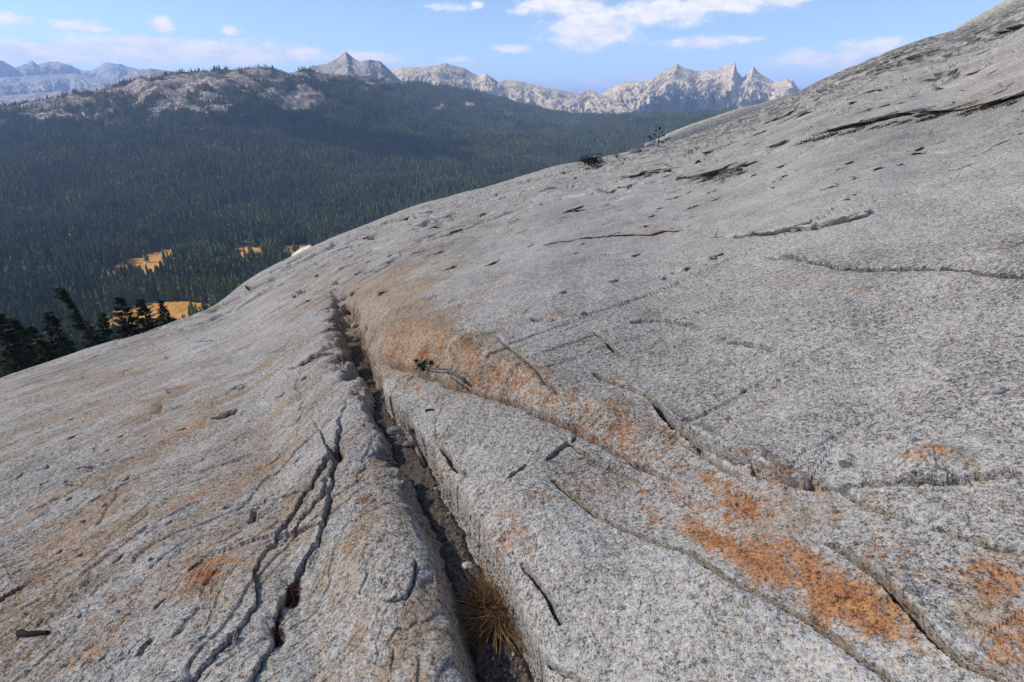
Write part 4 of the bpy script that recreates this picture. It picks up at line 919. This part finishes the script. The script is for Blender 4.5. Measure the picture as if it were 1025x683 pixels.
for (x_, y_, z_, q) in [(-.55, .1, .5, .12), (-.42, .1, .42, .1), (.62, -.1, .4, .10), (.45, -.1, .33, .1), (.35, .2, .55, .1), (-.3, -.2, .62, .09), (.22, 0, .78, .08), (-.15, .1, .82, .08), (.02, 0, 1.0, .10), (.02, 0, .92, .08), (.1, 0, .2, .12), (.3, 0, .18, .12), (-.2, 0, .2, .12)]:
    for _ in range(45):
        c0 = Vector((x_ * H, y_ * H, z_ * H)) + Vector((r.gauss(0, .4), r.gauss(0, .4), r.gauss(0, .3))) * q * H
        v1 = Vector((r.gauss(0, 1), r.gauss(0, 1), r.gauss(.3, .8))).normalized() * q * H * .7; v2 = v1.cross(Vector((r.random(), r.random(), .3))).normalized() * .012 * H
        k = len(co); co += [c0 - v2, c0 + v2, c0 + v1]; fc.append((k, k + 1, k + 2))
link('needles', pymesh('needles', co, fc, needle_dark), e)

# gravel on the crevice floor (uncountable grit)
co = []; fc = []; r = random.Random(77)
oct_f = [(0, 2, 4), (2, 1, 4), (1, 3, 4), (3, 0, 4), (2, 0, 5), (1, 2, 5), (3, 1, 5), (0, 3, 5)]
CQ, ct, CE = smooth_line(CREV, jit=0)
for _ in range(2600):
    f = r.uniform(.18, .86); x_ = np.interp(f, ct, CQ[:, 0]); y_ = np.interp(f, ct, CQ[:, 1]); hw_ = np.interp(f, ct, CE[:, 0])
    if y_ > 720: continue
    p, nn = surf(x_ + r.uniform(-1, 1) * hw_, y_ + 3); q = r.uniform(.002, .006) * (1 + 1.5 * r.random() ** 6)
    k = len(co); qt = Matrix.Rotation(r.uniform(0, 6), 3, 'Z') @ Matrix.Rotation(r.uniform(-1, 1), 3, 'X')
    for d in ((1, 0, 0), (-1, 0, 0), (0, 1, 0), (0, -1, 0), (0, 0, 1), (0, 0, -1)): co.append(p + nn * q * .3 + qt @ (Vector(d) * q * r.uniform(.6, 1.2)))
    fc += [tuple(k + i for i in x) for x in oct_f]
o = link('crevice_gravel', pymesh('crevice_gravel', co, fc, stone_mats[1])); tag(o, 'fine grey brown gravel on the floor of the crevice', 'gravel', None, 'stuff')

# ------------------------------------------------------------------ clouds overhead (their shadows lie on the dome and the forest)
CLEAR_THIN = .64
def cloud_mat(name, clear):
    m, n = mat(name); t = n.n('ShaderNodeBsdfTransparent'); d = n.n('ShaderNodeBsdfDiffuse', {'Color': (.9, .9, .9, 1)}); tl = n.n('ShaderNodeBsdfTranslucent', {'Color': (.9, .9, .9, 1)})
    a_ = n.n('ShaderNodeMixShader', {0: .6, 1: d.outputs[0], 2: tl.outputs[0]}); b_ = n.n('ShaderNodeMixShader', {0: clear, 1: a_.outputs[0], 2: t.outputs[0]})
    o = n.n('ShaderNodeOutputMaterial'); n.put(o.inputs['Surface'], b_.outputs[0]); return m
def cloud(label, ground, rx, ry, rot, mtl, seed, alt=2100, thick=.22):
    """puffy cloud standing between the sun and a place on the ground"""
    k = (alt - ground[2]) / SDIR.z; c = Vector(ground) + SDIR * k
    bm = bmesh.new(); bmesh.ops.create_icosphere(bm, subdivisions=5, radius=1)
    for v in bm.verts:
        p = v.co.copy(); q = 1 + .28 * mnoise.fractal(p * 1.6 + Vector((seed, 0, 0)), 1, 2, 5) + .12 * mnoise.noise(p * 5 + Vector((0, seed, 0)))
        p *= q; z = p.z * thick if p.z > 0 else p.z * thick * .35
        v.co = Vector((p.x * rx, p.y * ry, z * (rx + ry) * .5))
    me = bpy.data.meshes.new('cloud'); bm.to_mesh(me); bm.free(); me.materials.append(mtl)
    for p in me.polygons: p.use_smooth = True
    o = link('cloud', me); o.location = c; o.rotation_euler = (0, 0, rot)
    return tag(o, label, 'cloud', 'clouds overhead')
cl_thin = cloud_mat('thin_shade_cloud', CLEAR_THIN); cl_thick = cloud_mat('thick_cloud', .12)
cloud('unseen thin cloud added above the dome to dim its sunlight', (20, 25, -5), 235, 185, 0, cl_thin, 3.3)  # unseen cloud, added so the dome lies in partial shade
for (px, py, rx, ry, sd, lb) in [(350, 136, 430, 130, 1.2, 'long cloud above the forest whose shadow lies below the ridge'), (415, 158, 230, 120, 5.1, 'small cloud above the forest whose shadow lies on the valley slope')]:
    x_, y_, r_ = vhit(px, py); cloud(lb, (x_, y_, float(valley_z(np.array(math.atan2(x_, y_)), np.array(r_)))), rx, ry, math.atan2(-x_, y_) , cl_thick, sd)

# ------------------------------------------------------------------ haze
bm = bmesh.new(); bmesh.ops.create_cube(bm, size=1.0)
me = bpy.data.meshes.new('haze'); bm.to_mesh(me); bm.free()
hz = link('haze', me); hz.scale = (64000, 64000, 1460); hz.location = (0, 14000, 260)
tag(hz, 'thin blue haze over the valley', 'haze', None, 'stuff')
m = bpy.data.materials.new('haze'); m.use_nodes = True; n = NT(m.node_tree)
pv = n.n('ShaderNodeVolumePrincipled', {'Color': (.42, .60, 1.0, 1), 'Density': 6.8e-5}); pv.inputs['Anisotropy'].default_value = 0.0
o_ = n.n('ShaderNodeOutputMaterial'); n.put(o_.inputs['Volume'], pv.outputs[0]); me.materials.append(m)
hz.display_type = 'WIRE'
